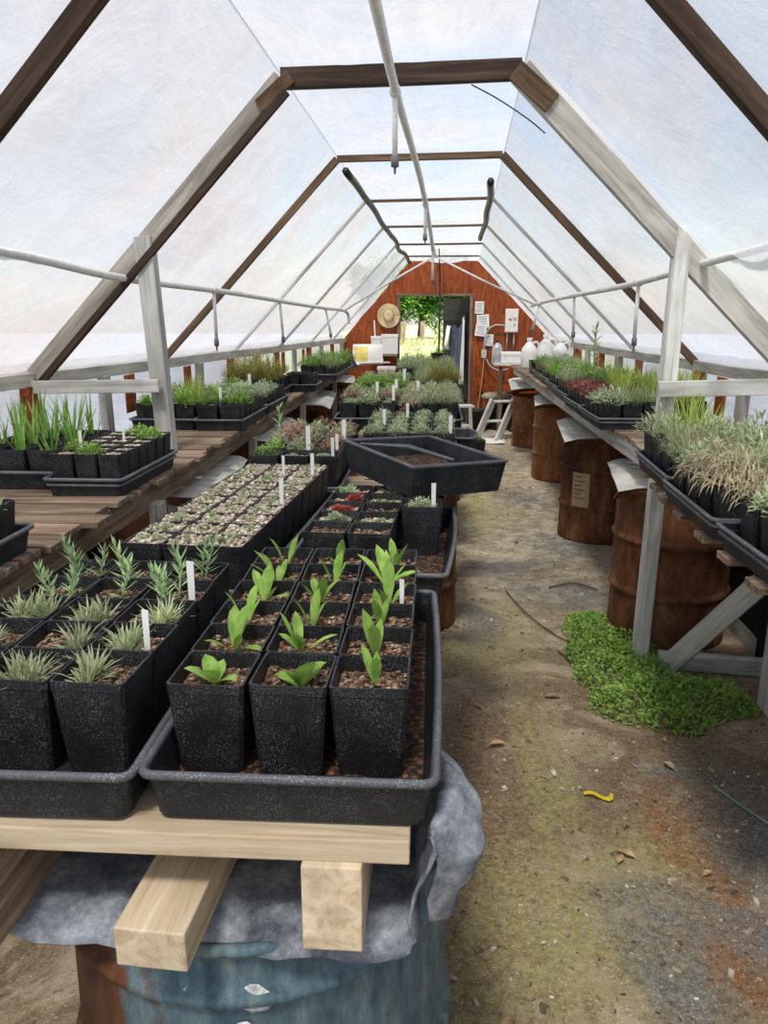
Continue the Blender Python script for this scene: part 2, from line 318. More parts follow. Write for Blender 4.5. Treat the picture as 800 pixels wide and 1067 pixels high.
# ------------------------------------------------------------------ mesh builder
class G:
    def __init__(s): s.v, s.f, s.m = [], [], []
    def add(s, vs, fs, mi=0):
        o = len(s.v); s.v += [tuple(v) for v in vs]
        for f in fs: s.f.append([i + o for i in f]); s.m.append(mi)
    def box(s, c, d, rot=None, mi=0):
        c = Vector(c); vs = []
        for x in (-.5, .5):
            for y in (-.5, .5):
                for z in (-.5, .5):
                    p = Vector((x*d[0], y*d[1], z*d[2]))
                    if rot: p = rot @ p
                    vs.append(c + p)
        s.add(vs, [(0, 1, 3, 2), (4, 6, 7, 5), (0, 4, 5, 1), (2, 3, 7, 6), (0, 2, 6, 4), (1, 5, 7, 3)], mi)
    def tube(s, pts, r, k=8, mi=0, closed=False, caps=True):
        pts = [Vector(p) for p in pts]; N = len(pts); rs = r if hasattr(r, '__len__') else [r]*N
        up = Vector((0, 0, 1)); rings = []
        for i, p in enumerate(pts):
            a = pts[(i-1) % N] if (closed or i > 0) else p; b = pts[(i+1) % N] if (closed or i < N-1) else p
            t = (b - a).normalized(); u = up if abs(t.dot(up)) < .95 else Vector((1, 0, 0))
            x = t.cross(u).normalized(); y = x.cross(t)
            rings.append([p + (x*math.cos(2*PI*j/k) + y*math.sin(2*PI*j/k))*rs[i] for j in range(k)])
        vs = [q for g in rings for q in g]; fs = []
        for i in range(N if closed else N-1):
            i2 = (i+1) % N
            for j in range(k): fs.append((i*k+j, i*k+(j+1) % k, i2*k+(j+1) % k, i2*k+j))
        if caps and not closed: fs.append(tuple(range(k))[::-1]); fs.append(tuple((N-1)*k+j for j in range(k)))
        s.add(vs, fs, mi)
    def lathe(s, prof, k=32, c=(0, 0, 0), mi=0):
        vs = []; fs = []
        for r, z in prof:
            for j in range(k): a = 2*PI*j/k; vs.append((c[0]+r*math.cos(a), c[1]+r*math.sin(a), c[2]+z))
        for i in range(len(prof)-1):
            for j in range(k): fs.append((i*k+j, i*k+(j+1) % k, (i+1)*k+(j+1) % k, (i+1)*k+j))
        s.add(vs, fs, mi)
    def grid(s, fn, nu, nv, mi=0):
        vs = [fn(i/nu, j/nv) for i in range(nu+1) for j in range(nv+1)]
        s.add(vs, [(i*(nv+1)+j, (i+1)*(nv+1)+j, (i+1)*(nv+1)+j+1, i*(nv+1)+j+1) for i in range(nu) for j in range(nv)], mi)
    def leaf(s, base, az, el, L, W, bend=.6, n=3, shape='oval', fold=.25, mi=0):
        p = Vector(base); side = Vector((-math.sin(az), math.cos(az), 0)); vs = []
        for i in range(n+1):
            t = i/n; e = el - bend*t
            d = Vector((math.cos(az)*math.cos(e), math.sin(az)*math.cos(e), math.sin(e)))
            nrm = Vector((-math.cos(az)*math.sin(e), -math.sin(az)*math.sin(e), math.cos(e)))
            if shape == 'paddle': w = W*(.10 + .95*math.sin(PI*min(1, t**1.35))**.8) if t < 1 else 0.02*W
            elif shape == 'blade': w = W*(1 - t)**.6*(1 if t > .05 else .8)
            else: w = W*max(.08, math.sin(PI*(.08+.9*t)))
            w *= .5
            vs += [p - side*w + nrm*w*fold, p, p + side*w + nrm*w*fold]
            p = p + d*(L/n)
        fs = []
        for i in range(n):
            a = i*3; fs += [(a, a+1, a+4, a+3), (a+1, a+2, a+5, a+4)]
        s.add(vs, fs, mi)
    def data(s, name, mats, smooth=False):
        me = bpy.data.meshes.new(name); me.from_pydata(s.v, [], s.f); me.update()
        for m in (mats if isinstance(mats, (list, tuple)) else [mats]): me.materials.append(m)
        if len(me.materials) > 1:
            for p, mi in zip(me.polygons, s.m): p.material_index = mi
        if smooth:
            for p in me.polygons: p.use_smooth = True
        return me
    def build(s, name, mats, parent=None, smooth=False, recentre=True):
        off = Vector((0, 0, 0))
        if recentre and parent is None and s.v:
            xs, ys, zs = zip(*s.v); off = Vector(((min(xs)+max(xs))/2, (min(ys)+max(ys))/2, min(zs)))
            s.v = [tuple(Vector(v) - off) for v in s.v]
        o = bpy.data.objects.new(name, s.data(name, mats, smooth)); COL.objects.link(o); o.location = off
        if parent: o.parent = parent
        return o

def tag(o, label=None, cat=None, group=None, kind=None):
    if label: o['label'] = label
    if cat: o['category'] = cat
    if group: o['group'] = group
    if kind: o['kind'] = kind
    return o
def root(name, loc, label, cat, group=None, rz=0, rot=None):
    o = bpy.data.objects.new(name, None); COL.objects.link(o); o.empty_display_size = .05
    o.location = loc; o.rotation_euler = rot if rot else (0, 0, rz)
    return tag(o, label, cat, group)
def inst(name, mesh, parent, loc=(0, 0, 0), rz=0, s=1):
    o = bpy.data.objects.new(name, mesh); COL.objects.link(o); o.parent = parent
    o.location = loc; o.rotation_euler = (0, 0, rz); o.scale = (s, s, s) if not hasattr(s, '__len__') else s
    return o
def struct(o): o['kind'] = 'structure'; return o
def fin(o, w=.003, seg=2):
    b = o.modifiers.new('bevel', 'BEVEL'); b.width = w; b.segments = seg; b.limit_method = 'ANGLE'; b.angle_limit = R_(35)
    return o
def lumber(name, p0, p1, w, h, mat, label=None, cat='timber', group=None, parent=None, kind=None, warp=.003, seed=None, bev=.003):
    """a board whose grain runs along its local X; w across, h upright"""
    p0, p1 = Vector(p0), Vector(p1); L = (p1-p0).length; x = (p1-p0).normalized()
    up = Vector((0, 0, 1)) if abs(x.z) < .9 else Vector((0, 1, 0))
    y = up.cross(x).normalized(); z = x.cross(y)
    g = G(); N = max(1, int(L/.25)); sd = rnd.random()*50 if seed is None else seed
    vs = []
    for i in range(N+1):
        t = i/N; dy = noise.noise((t*L*.9, sd, 0))*warp*2; dz = noise.noise((t*L*.9, sd, 7))*warp*2
        for a, b in ((-.5, -.5), (.5, -.5), (.5, .5), (-.5, .5)): vs.append((t*L - L/2, a*w+dy, b*h+dz))
    fs = [(0, 3, 2, 1), tuple(N*4+j for j in range(4))]
    for i in range(N):
        for j in range(4): fs.append((i*4+j, i*4+(j+1) % 4, i*4+4+(j+1) % 4, i*4+4+j))
    g.add(vs, fs)
    o = bpy.data.objects.new(name, g.data(name, mat)); COL.objects.link(o)
    M = Matrix((x, y, z)).transposed().to_4x4(); M.translation = (p0+p1)/2
    if parent: o.parent = parent; o.matrix_local = parent.matrix_basis.inverted() @ M
    else: o.matrix_basis = M
    fin(o, bev)
    if kind: o['kind'] = kind
    if label: tag(o, label, cat, group)
    return o

# ------------------------------------------------------------------ structure: ground, roof film, walls
def lerp(a, b, t): return a + (b-a)*t
g = G(); NX, NY = 46, 130
def gf(u, v):
    x, y = -2.3 + 4.6*u, -2.6 + 15.6*v
    return (x, y, noise.noise((x*2.2, y*2.2, 0))*.010 + noise.noise((x*7, y*7, 3))*.004)
g.grid(gf, NX, NY)
struct(g.build('floor', GROUND, smooth=True, recentre=False))
def gz(y):
    t = min(1, max(0, (y-13.6)/7)); return -.03 + 1.05*t*t*(3-2*t)
g = G(); g.grid(lambda u, v: (-4.5+9*u, 13.02+50*v, gz(13.02+50*v) + .05*noise.noise((u*20, v*20, 1))*min(1, v*8)), 50, 100)
struct(g.build('lawn_ground', LAWN, smooth=True, recentre=False))
for nm, xs, ys in (('yard_ground', (-60, -2.3), (-12, 13.02)), ('yard_ground', (2.3, 60), (-12, 13.02)), ('yard_ground', (-60, -4.5), (13.02, 80)), ('yard_ground', (4.5, 60), (13.02, 80)), ('yard_ground', (-2.3, 2.3), (-12, -2.6))):
    g = G(); g.grid(lambda u, v: (lerp(*xs, u), lerp(*ys, v), -.03), 6, 6); struct(g.build(nm, YARD, recentre=False))

YB = 13.0
def prof(y):
    t = (y - 3.87)/(YB - 3.87)
    return dict(LF=(lerp(-2.03, -1.42, t), lerp(1.50, 1.42, t)), LC=(lerp(-.707, -.36, t), lerp(2.85, 2.60, t)),
                RC=(lerp(.385, .72, t), lerp(2.87, 2.60, t)), RF=(lerp(1.80, 1.88, t), lerp(1.50, 1.42, t)))
TRUSS = [-2.4, -.9, .6, 2.42, 3.87, 5.5, 7.1, 8.7, 10.3, 11.8, 13.0]
def sag(y):
    for a, b in zip(TRUSS, TRUSS[1:]):
        if a <= y <= b: return math.sin(PI*(y-a)/(b-a)), (b-a)
    return 0, 1
def film_strip(name, A, B, out, n_u, wob, y0=-2.4, y1=YB, step=.07, amp=.05, s0=0):
    """film between frame corners A and B of the profile, pushed outward, billowing between the trusses"""
    g = G(); nv = int((y1-y0)/step)
    def fn(u, v):
        u = -.012 + 1.024*u if A != 'LC' else -.02 + 1.04*u
        y = y0 + (y1-y0)*v; P = prof(y); a, b = P[A], P[B]
        x, z = lerp(a[0], b[0], u), lerp(a[1], b[1], u)
        dx, dz = b[0]-a[0], b[1]-a[1]; L = math.hypot(dx, dz); nx, nz = -dz/L, dx/L
        if nz < 0: nx, nz = -nx, -nz
        sg, _ = sag(y); e = math.sin(PI*min(1, max(0, u)))
        d = .045 - sg*amp*e*out
        d += e*(.030*noise.noise((x*1.4+s0, y*1.1, z*1.4)) + wob*noise.noise((x*5+s0, y*2.2, z*5)) + wob*.5*noise.noise((u*3+s0, y*9, 4)))
        return (x+nx*d, y, z+nz*d)
    g.grid(fn, n_u, nv)
    o = g.build(name, FILM, smooth=True, recentre=False)
    return struct(o)
film_strip('roof_film_left', 'LF', 'LC', 1, 26, .020)
film_strip('roof_film_ceiling', 'LC', 'RC', 1.4, 18, .028, s0=5)
film_strip('roof_film_right', 'RC', 'RF', 1, 26, .020, s0=9)
# side walls: hanging film from the eave to the ground
for nm, K, sg in (('wall_left', 'LF', -1), ('wall_right', 'RF', 1)):
    g = G()
    def fw(u, v):
        y = -2.4 + (YB+2.4)*v; P = prof(y)[K]
        z = (P[1]+.06)*(1-u)
        return (P[0] + sg*(.05 + .03*math.sin(PI*u)*noise.noise((y*1.3, z*2, sg)) + .015*noise.noise((y*5, z*5, 2))), y, z)
    g.grid(fw, 14, 190); struct(g.build(nm, FILM, smooth=True, recentre=False))
# dark boards closing the foot of the side walls
def foot(name, K, sg, y0, y1, z1):
    a, b = prof(y0)[K], prof(y1)[K]
    for k in range(int(z1/.2)):
        lumber(name, (a[0]-sg*.012, y0, .1+.2*k), (b[0]-sg*.012, y1, .1+.2*k), .02, .197, WOOD_DARK, kind='structure')
foot('wall_right_boards', 'RF', 1, -2.4, YB-.05, 1.05); foot('wall_left_boards', 'LF', -1, 3.6, YB-.05, 1.05)
# eave boards and side-wall studs
for K, nm, sg in (('LF', 'left', -1), ('RF', 'right', 1)):
    a, b = prof(-2.4)[K], prof(YB-.02)[K]
    lumber('trim_1' if sg < 0 else 'trim_2', (a[0], -2.4, a[1]-.02), (b[0], YB-.02, b[1]-.02), .035, .07, WOOD_GREY, kind='structure')
    lumber('trim_3' if sg < 0 else 'trim_4', (a[0], -2.4, .05), (b[0], YB-.02, .05), .05, .12, WOOD_GREY, kind='structure')
    k = 0
    for y in [q*.8+.6 for q in range(16)]:
        P = prof(y)[K]
        if y > 12.8: continue
        lumber('wall_stud', (P[0], y, .06), (P[0], y, P[1]-.05), .05, .09 if k % 3 else .16, WOOD_GREY if k % 2 else PLY, kind='structure'); k += 1
    # brown boards nailed across the outside, showing between the film sheets
    for y0 in (4.9, 5.9, 6.9, 7.8, 8.8, 9.8):
        P = prof(y0)[K]; lumber('wall_panel', (P[0]-sg*.02, y0, P[1]-.30), (P[0]-sg*.02, y0, P[1]-.06), .012, .16, PLY, kind='structure')

# trusses: rafters, collar; the far ones are thin strips under the film
for i, y in enumerate(TRUSS[:-1]):
    P = prof(y); V = lambda k: Vector((P[k][0], y, P[k][1]))
    near = i <= 4
    if y < 1.5: continue
    if i == 3: wl_, hl_, hr_, mat, matl = .045, .06, .06, WOOD_DBROWN, WOOD_DBROWN
    elif i == 4: wl_, hl_, hr_, mat, matl = .05, .075, .13, WOOD_DBROWN, WOOD_RAFT
    elif i == 5: wl_, hl_, hr_, mat, matl = .04, .045, .05, WOOD_BROWN, WOOD_BROWN
    else: wl_, hl_, hr_, mat, matl = .03, .025, .025, WOOD_BROWN, WOOD_GREY
    t = root('roof_truss', (0, y, P['LF'][1]), ['', '', '', 'brown rafters nearest the camera, cutting the top corners of the view',
             'grey weathered roof truss meeting the two white posts', 'thin brown roof truss, second beyond the white posts', 'thin roof truss under the film, third from the posts',
             'thin roof truss under the film, fourth from the posts', 'thin roof truss under the film, fifth from the posts', 'thin roof truss closest to the red end wall'][i], 'roof truss', 'roof trusses')
    lumber('rafter', V('LF'), V('LC'), wl_, hl_, matl, parent=t); lumber('rafter', V('RC'), V('RF'), wl_, hr_, WOOD_GREY if i == 4 else matl, parent=t)
    lumber('collar_beam', V('LC'), V('RC'), wl_, hl_*(1.15 if i == 4 else .9), mat, parent=t)
    if i == 4:   # second board sistered to the left rafter, and gusset plates in the corners
        lumber('rafter', V('LF')+Vector((.05, -.03, -.03)), V('LC')+Vector((.03, -.03, -.06)), .03, .035, WOOD_DBROWN, parent=t)
        lumber('gusset_plate', V('LC')+Vector((-.10, -.035, -.12)), V('LC')+Vector((.05, -.035, 0)), .02, .06, WOOD_BROWN, parent=t)
        lumber('gusset_plate', V('RC')+Vector((-.03, -.035, -.01)), V('RC')+Vector((.14, -.035, -.15)), .02, .09, WOOD_BROWN, parent=t)
# wavy dark battens along the ceiling corners
for K, y0, y1, nm, lb in (('LC', 5.7, 12.4, 1, 'wavy black batten along the left ceiling corner'), ('RC', 6.2, 9.5, 2, 'wavy black batten along the right ceiling corner')):
    g = G(); pts = []
    for i in range(30):
        y = lerp(y0, y1, i/29); P = prof(y)[K]
        pts.append((P[0] + (.03 if K == 'LC' else -.03) + .05*noise.noise((y*.9, nm, 0)), y, P[1]-.03 + .03*noise.noise((y*1.1, nm, 5))))
    g.tube(pts, .028, 6)
    tag(g.build('ceiling_batten', DARKP, smooth=True), lb, 'batten')

# end wall of red plywood with a doorway
DL, DR, DT = -.53, .62, 2.10
g = G()
P = prof(YB); LFx, RFx = P['LF'][0]-.1, P['RF'][0]+.1
def zt(x):
    if x < P['LC'][0]: t = (x-P['LF'][0])/(P['LC'][0]-P['LF'][0]); return lerp(P['LF'][1], P['LC'][1], t)+.05
    if x > P['RC'][0]: t = (x-P['RC'][0])/(P['RF'][0]-P['RC'][0]); return lerp(P['RC'][1], P['RF'][1], t)+.05
    return lerp(P['LC'][1], P['RC'][1], .5)+.05
xs = [LFx, -1.1, -.8, DL, P['LC'][0], 0, .3, DR, P['RC'][0], 1.0, 1.4, RFx]
for a, b in zip(xs, xs[1:]):
    zb = DT if (a >= DL-1e-6 and b <= DR+1e-6) else 0
    for yy in (YB, YB+.02):
        vs = [(a, yy, zb), (b, yy, zb), (b, yy, zt(b)), (a, yy, zt(a))]; g.add(vs, [(0, 1, 2, 3)])
struct(g.build('wall_back', PLY, recentre=False))
for nm, p0, p1 in (('trim_5', (DL-.02, 12.98, 0), (DL-.02, 12.98, DT)), ('trim_6', (DR+.02, 12.98, 0), (DR+.02, 12.98, DT)), ('trim_7', (DL-.05, 12.98, DT+.02), (DR+.05, 12.98, DT+.02))):
    lumber(nm, p0, p1, .05, .04, WOOD_SLAT, kind='structure')
lumber('trim_8', (DR+.15, 12.97, .62), (1.45, 12.97, .62), .05, .12, PLY, kind='structure')
# open door leaf, swung outward, with a coat and a pale cloth hung on it
dr = root('door_1', (DR-.01, 13.06, .02), None, None, rz=0); dr['kind'] = 'structure'
ang = math.atan2(.97, -.40)
dq = Matrix.Rotation(ang, 3, 'Z')
g = G()
for i in range(6): g.box(dq @ Vector((.0875+.175*i, 0, 1.03)), (.170, .03, 2.03), dq)
g.build('door_leaf', WOOD_DARK, dr)
g = G(); g.box(dq @ Vector((.52, .03, 1.75)), (1.0, .03, .12), dq); g.box(dq @ Vector((.52, .03, .35)), (1.0, .03, .12), dq); g.build('door_batten', WOOD_DARK, dr)
g = G(); hp = dq @ Vector((.97, .05, 1.0)); g.tube([hp+Vector((0, 0, -.07)), hp+Vector((0, -.04, -.05)), hp+Vector((0, -.04, .05)), hp+Vector((0, 0, .07))], .009, 6); g.build('door_handle', GREY_M, dr)
def hanging(name, mat, a, b, z0, z1, label, cat, sd):
    g = G()
    def fn(u, v):
        p = dq @ Vector((lerp(a, b, u), .07 + .03*math.sin(u*14+sd)*v + .02*v, 0))
        return (DR-.01+p.x, 13.06+p.y, lerp(z1, z0, v) + .03*math.sin(u*9+sd))
    g.grid(fn, 22, 12)
    o = g.build(name, mat, smooth=True); s = o.modifiers.new('solid', 'SOLIDIFY'); s.thickness = .012
    tag(o, label, cat)
hanging('work_coat', CLOTH_B, .12, .52, .75, 1.62, 'blue grey coat hanging on the open dark door', 'coat', 1)
hanging('hanging_sack', PAPER, .62, .78, 1.25, 1.6, 'small pale sack hanging high on the open dark door', 'sack', 2)
hanging('hanging_towel', WHITE_P, .05, .11, .7, 1.75, 'narrow white towel at the hinge edge of the open door', 'towel', 4)

# ------------------------------------------------------------------ posts, rails, bench timbers
lumber('support_post', (-1.335, 3.92, 0), (-1.405, 3.87, 2.17), .085, .075, WOOD_WHITE, 'white weathered wooden post on the left, rising through the left bench', 'post', 'white posts')
lumber('support_post', (1.135, 3.87, 0), (1.165, 3.87, 2.2), .07, .08, WOOD_WHITE, 'white weathered wooden post on the right, standing in the green weeds', 'post', 'white posts')
lumber('cross_rail', (-2.05, 3.81, 1.445), (-1.36, 3.81, 1.455), .03, .065, WOOD_WHITE, 'whitish horizontal rail nailed to the left post above the irises', 'rail', 'post rails')
lumber('cross_rail', (1.09, 3.80, 1.455), (1.82, 3.80, 1.475), .03, .075, WOOD_WHITE, 'whitish horizontal rail nailed to the right post', 'rail', 'post rails')

# centre bench
CB = root('plant_bench', (-.4, 5, 0), 'centre plant bench of slats over pale joists, carried on drums', 'plant bench', 'plant benches')
lumber('front_slat', (-1.02, 1.085, .997), (-.022, 1.085, .997), .14, .042, WOOD_PALE, parent=CB)['label'] = 'pale front board'
ys = [1.32, 1.55, 1.78, 2.06, 2.34, 2.62, 2.9, 3.2, 3.6, 4.0, 4.4, 4.8, 5.2, 5.7, 6.2, 6.7, 7.3, 7.9, 8.5, 9.1, 9.7, 10.3, 10.8]
for i, y in enumerate(ys):
    xr = .02 if y < 3.4 else .14 if y < 6 else .22
    lumber('slat', (-.9 if y < 3.4 else -.75, y, 1.0), (xr, y, 1.0), .13, .04, WOOD_SLAT, parent=CB)
lumber('joist', (-.143, 1.0, .900), (-.05, 10.9, .900), .095, .155, WOOD_PALE, parent=CB)
lumber('joist', (-.418, .955, .852), (-.27, 3.2, .90), .115, .072, WOOD_PALE, parent=CB)
lumber('joist', (-.735, .96, .89), (-.62, 10.9, .89), .10, .165, WOOD_SLAT, parent=CB)

# side benches
def side_bench(sg, xb, xo, y0, y1, gaps, who):
    B = root('plant_bench', ((xb+xo)/2, y0, 0), '%s plant bench of weathered slats along the %s film wall' % (who, who), 'plant bench', 'plant benches')
    lumber('beam', (xb, y0, 1.045), (xb+sg*.02, y1, 1.045), .04, .10, WOOD_SLAT if sg < 0 else WOOD_GREY, parent=B)
    lumber('beam', (xo, y0, 1.045), (xo*.75 if sg < 0 else xo, y1, 1.045), .04, .10, WOOD_BROWN, parent=B)
    y = y0+.06; k = 0
    while y < y1:
        ins = xb - sg*(.035+.03*rnd.random())
        if any(a <= y <= b for a, b in gaps): ins -= sg*(.05*rnd.random()-.02)
        out = lerp(xo, xo*.75 if sg < 0 else xo, (y-y0)/(y1-y0))
        lumber('slat', (ins, y, 1.108), (out, y+rnd.uniform(-.02, .02), 1.108), .115, .022, WOOD_SLAT, parent=B)
        y += .135; k += 1
    return B
ORD = 'first second third fourth fifth sixth seventh eighth ninth tenth'.split()
TENS = {2: 'twenty', 3: 'thirty', 4: 'forty', 5: 'fifty', 6: 'sixty', 7: 'seventy', 8: 'eighty'}
TEEN = 'eleventh twelfth thirteenth fourteenth fifteenth sixteenth seventeenth eighteenth nineteenth'.split()
def ordn(i):
    i += 1
    if i <= 10: return ORD[i-1]
    if i < 20: return TEEN[i-11]
    t, o = divmod(i, 10)
    return (TENS[t][:-1]+'ieth') if o == 0 else TENS[t]+'-'+ORD[o-1]
LB = side_bench(-1, -1.21, -1.93, 1.5, 11.3, [(2.2, 2.8), (3.5, 4.5)], 'left')
RB = side_bench(1, 1.17, 1.72, 4.05, 11.2, [(3.6, 4.7)], 'right')
lumber('beam', (1.12, 1.5, 1.045), (1.17, 4.0, 1.045), .04, .09, WOOD_BROWN, parent=RB)
lumber('beam', (1.70, 1.5, 1.045), (1.70, 4.0, 1.045), .04, .09, WOOD_BROWN, parent=RB)
for i, (y, x) in enumerate(((1.75, .86), (1.98, .855), (2.22, .865), (2.46, .875), (2.72, .885), (2.96, .90), (3.2, .93), (3.46, .95), (3.72, 1.04), (3.95, 1.08))):
    lumber('slat', (x, y, 1.105), (1.74, y, 1.105), .09, .022, WOOD_SLAT, parent=RB)
# legs and braces under the near right bench
lumber('diagonal_brace', (1.235, 3.74, .03), (1.53, 3.45, .60), .045, .10, WOOD_GREY, parent=RB)
lumber('leg', (1.60, 3.35, 0), (1.60, 3.35, 1.0), .05, .16, WOOD_GREY, parent=RB)
lumber('ground_sill', (1.22, 3.82, .035), (2.0, 3.72, .035), .09, .07, WOOD_GREY, 'weathered ground board lying behind the green weeds', 'board')
lumber('leg', (-1.165, 3.15, 0), (-1.165, 3.15, 1.02), .05, .08, WOOD_GREY, parent=LB)
lumber('leg', (-1.33, 2.55, 0), (-1.30, 2.55, 1.0), .07, .05, WOOD_GREY, parent=LB)
lumber('diagonal_brace', (-1.20, 2.9, .25), (-1.32, 2.62, .98), .05, .09, WOOD_GREY, parent=LB)
for i, (y, w) in enumerate(((5.1, 'white plate nearest the post'), (7.2, 'middle metal plate'), (9.6, 'farthest metal plate'))):
    lumber('leg', (-1.22, y, 0), (-1.20, y, 1.0), .045, .07, WOOD_GREY, parent=LB)

# ------------------------------------------------------------------ drums
def drum(x, y, R, H, mat, label, rings=(.33, .67), group='rusty oil drums', open_top=False, dent=0):
    r = root('oil_drum', (x, y, 0), label, 'drum', group)
    g = G(); pr = [(0, .01), (R*.97, .01), (R*.97, 0), (R, .0), (R, .02)]
    for f in rings:
        z = H*f
        pr += [(R*.985, z-.035), (R*.99, z-.02), (R*1.028, z-.008), (R*1.028, z+.008), (R*.99, z+.02), (R*.985, z+.035)]
    pr += [(R*.985, H-.03), (R, H-.02), (R*1.015, H-.012), (R*1.015, H), (R*.97, H)]
    if open_top: pr += [(R*.965, H-.1), (R*.96, .05)]
    else: pr += [(R*.965, H-.018), (0, H-.018)]
    K = 56; g.lathe(pr, K)
    if dent:
        nv = []
        for v in g.v:
            rr = math.hypot(v[0], v[1]); k = 1 + dent*noise.noise((v[0]*3, v[1]*3, v[2]*3)) if rr > .05 else 1
            nv.append((v[0]*k, v[1]*k, v[2]))
        g.v = nv
    g.build('drum_body', mat, r, smooth=True)
    g = G(); g.tube([(R*1.0*math.cos(2*PI*i/40), R*1.0*math.sin(2*PI*i/40), H-.006) for i in range(40)], .011, 8, closed=True); g.build('rim', mat, r, smooth=True)
    if not open_top:
        g = G(); g.lathe([(0, .012), (.03, .012), (.034, 0)], 14, (R*.5, R*.3, H-.018)); g.build('bung', mat, r, smooth=True)
    return r
nd = drum(-.355, 1.455, .412, .775, RUSTB, 'worn blue and rust drum under the front of the centre bench', (.36, .86), None, dent=.02)
WCOR = plain('white_corrosion', (.5, .53, .52), .8, .5, 90)
for (ax, az, rr) in ((.07, .665, .030), (.05, .60, .018), (-.05, .675, .012)):   # scabs of white corrosion on the drum's flank
    g = G(); g.lathe([(0, .004), (rr*.4, .007), (rr*.7, .004), (rr, .0)], 14)
    yy = -math.sqrt(max(0, .412**2 - ax**2)); g.v = [(ax+v[0]*(1+.3*noise.noise((v[0]*90, v[1]*90, az))), yy - v[2]*1.0 + .004, az + v[1]*(1+.3*noise.noise((v[0]*90, v[1]*90, 3)))) for v in g.v]
    g.build('corrosion_scab', WCOR, nd, smooth=True)
drum(-.14, 4.42, .31, .82, RUST, 'rusty drum under the centre bench behind the leaning tray', group=None)
drum(.0, 7.6, .31, .82, RUST, 'rusty drum under the middle of the centre bench', group=None)
drum(.02, 10.4, .31, .82, RUST, 'rusty drum under the far end of the centre bench', group=None)
for args in ((1.395, 4.33, .325, .88, 'big rusty drum on the right behind the white post'), (1.42, 6.36, .325, .88, 'rusty drum on the right carrying a pale paper notice'),
             (1.485, 8.75, .32, .88, 'rusty drum on the right, second from the far end')):
    d = drum(args[0], args[1], args[2], args[3], RUST_LIT if args[1] > 8 else RUST, args[4])
    if 'notice' in args[4]:
        g = G(); g2 = G()
        a0, a1 = R_(218), R_(244)
        def fn(u, v): a = lerp(a0, a1, u); return (.337*math.cos(a), .337*math.sin(a), lerp(.30, .58, v))
        g.grid(fn, 6, 1); g.build('paper_notice', CARD, d)
        for k in range(6):
            z = .54-.035*k; w = .8 if k % 2 else .6
            g2.grid(lambda u, v: (.3385*math.cos(lerp(a0+.05, a0+.05+(a1-a0-.1)*w, u)), .3385*math.sin(lerp(a0+.05, a0+.05+(a1-a0-.1)*w, u)), z+.012*v), 6, 1)
        g2.build('notice_print', INK, d)
drum(1.46, 11.0, .30, .70, RUST_LIT, 'short open rusty drum at the far right end', open_top=True)
drum(-1.52, 4.15, .32, .86, RUST, 'rusty drum on the left behind the white post')
drum(-1.50, 6.1, .32, .86, RUST, 'shaded rusty drum under the left bench, second from the post')
drum(-1.36, 8.3, .28, .86, RUST, 'shaded rusty drum under the left bench, third from the post')
drum(-1.25, 10.6, .27, .86, RUST, 'rusty drum under the far end of the left bench')

# sheets laid on the drums, sticking out into the aisle, their free edge bent down
def sheet(x0, x1, y0, y1, z, label, sg):
    """x0 is the free edge over the aisle; the near edge is folded down"""
    g = G()
    def fn(u, v):
        x = lerp(x0 + sg*.10*(1-v)*0, x1, u) + sg*(.14*v*(1-u)); y = lerp(y0, y1, max(0, (v-.12)/.88))
        z_ = z + .012*noise.noise((x*4, y*4, 1)) - .012*(1-u) - .02*max(0, .15-u)/.15
        if v < .12: z_ -= (.12-v)*.38*(1-.3*u); y += .02*(.12-v)/.12
        return (x, y + .05*u, z_)
    g.grid(fn, 12, 25)
    for i_, f_ in enumerate(g.f):
        if i_ % 25 < 3: g.m[i_] = 1
    o = g.build('drum_sheet', [SHEETM, RUST]); s = o.modifiers.new('solid', 'SOLIDIFY'); s.thickness = .012
    tag(o, label, 'sheet', 'pale sheets laid on the drums')
SHEETM = plain('weathered_white_sheet', (.50, .49, .44), .6, .22, 9)
RSH = ((1.0, 4.10, 4.95, 'nearest the right post'), (.985, 5.75, 6.95, 'on the drum with the paper notice'), (1.06, 8.05, 9.1, 'third along the right side'), (1.0, 9.9, 11.6, 'at the far right end'))
for x, a, b, w in RSH: sheet(x, 1.62, a, b, .915, 'pale bent sheet under the right bench, %s' % w, 1)
LSH = ((-1.0, 3.55, 4.66, 'nearest the left post'), (-1.02, 5.30, 6.55, 'second from the left post'), (-.96, 7.45, 8.95, 'third from the left post'), (-.98, 10.2, 11.3, 'at the far left end'))
for x, a, b, w in LSH: sheet(x, -1.42, a, b, .945, 'pale bent sheet under the left bench, %s' % w, -1)

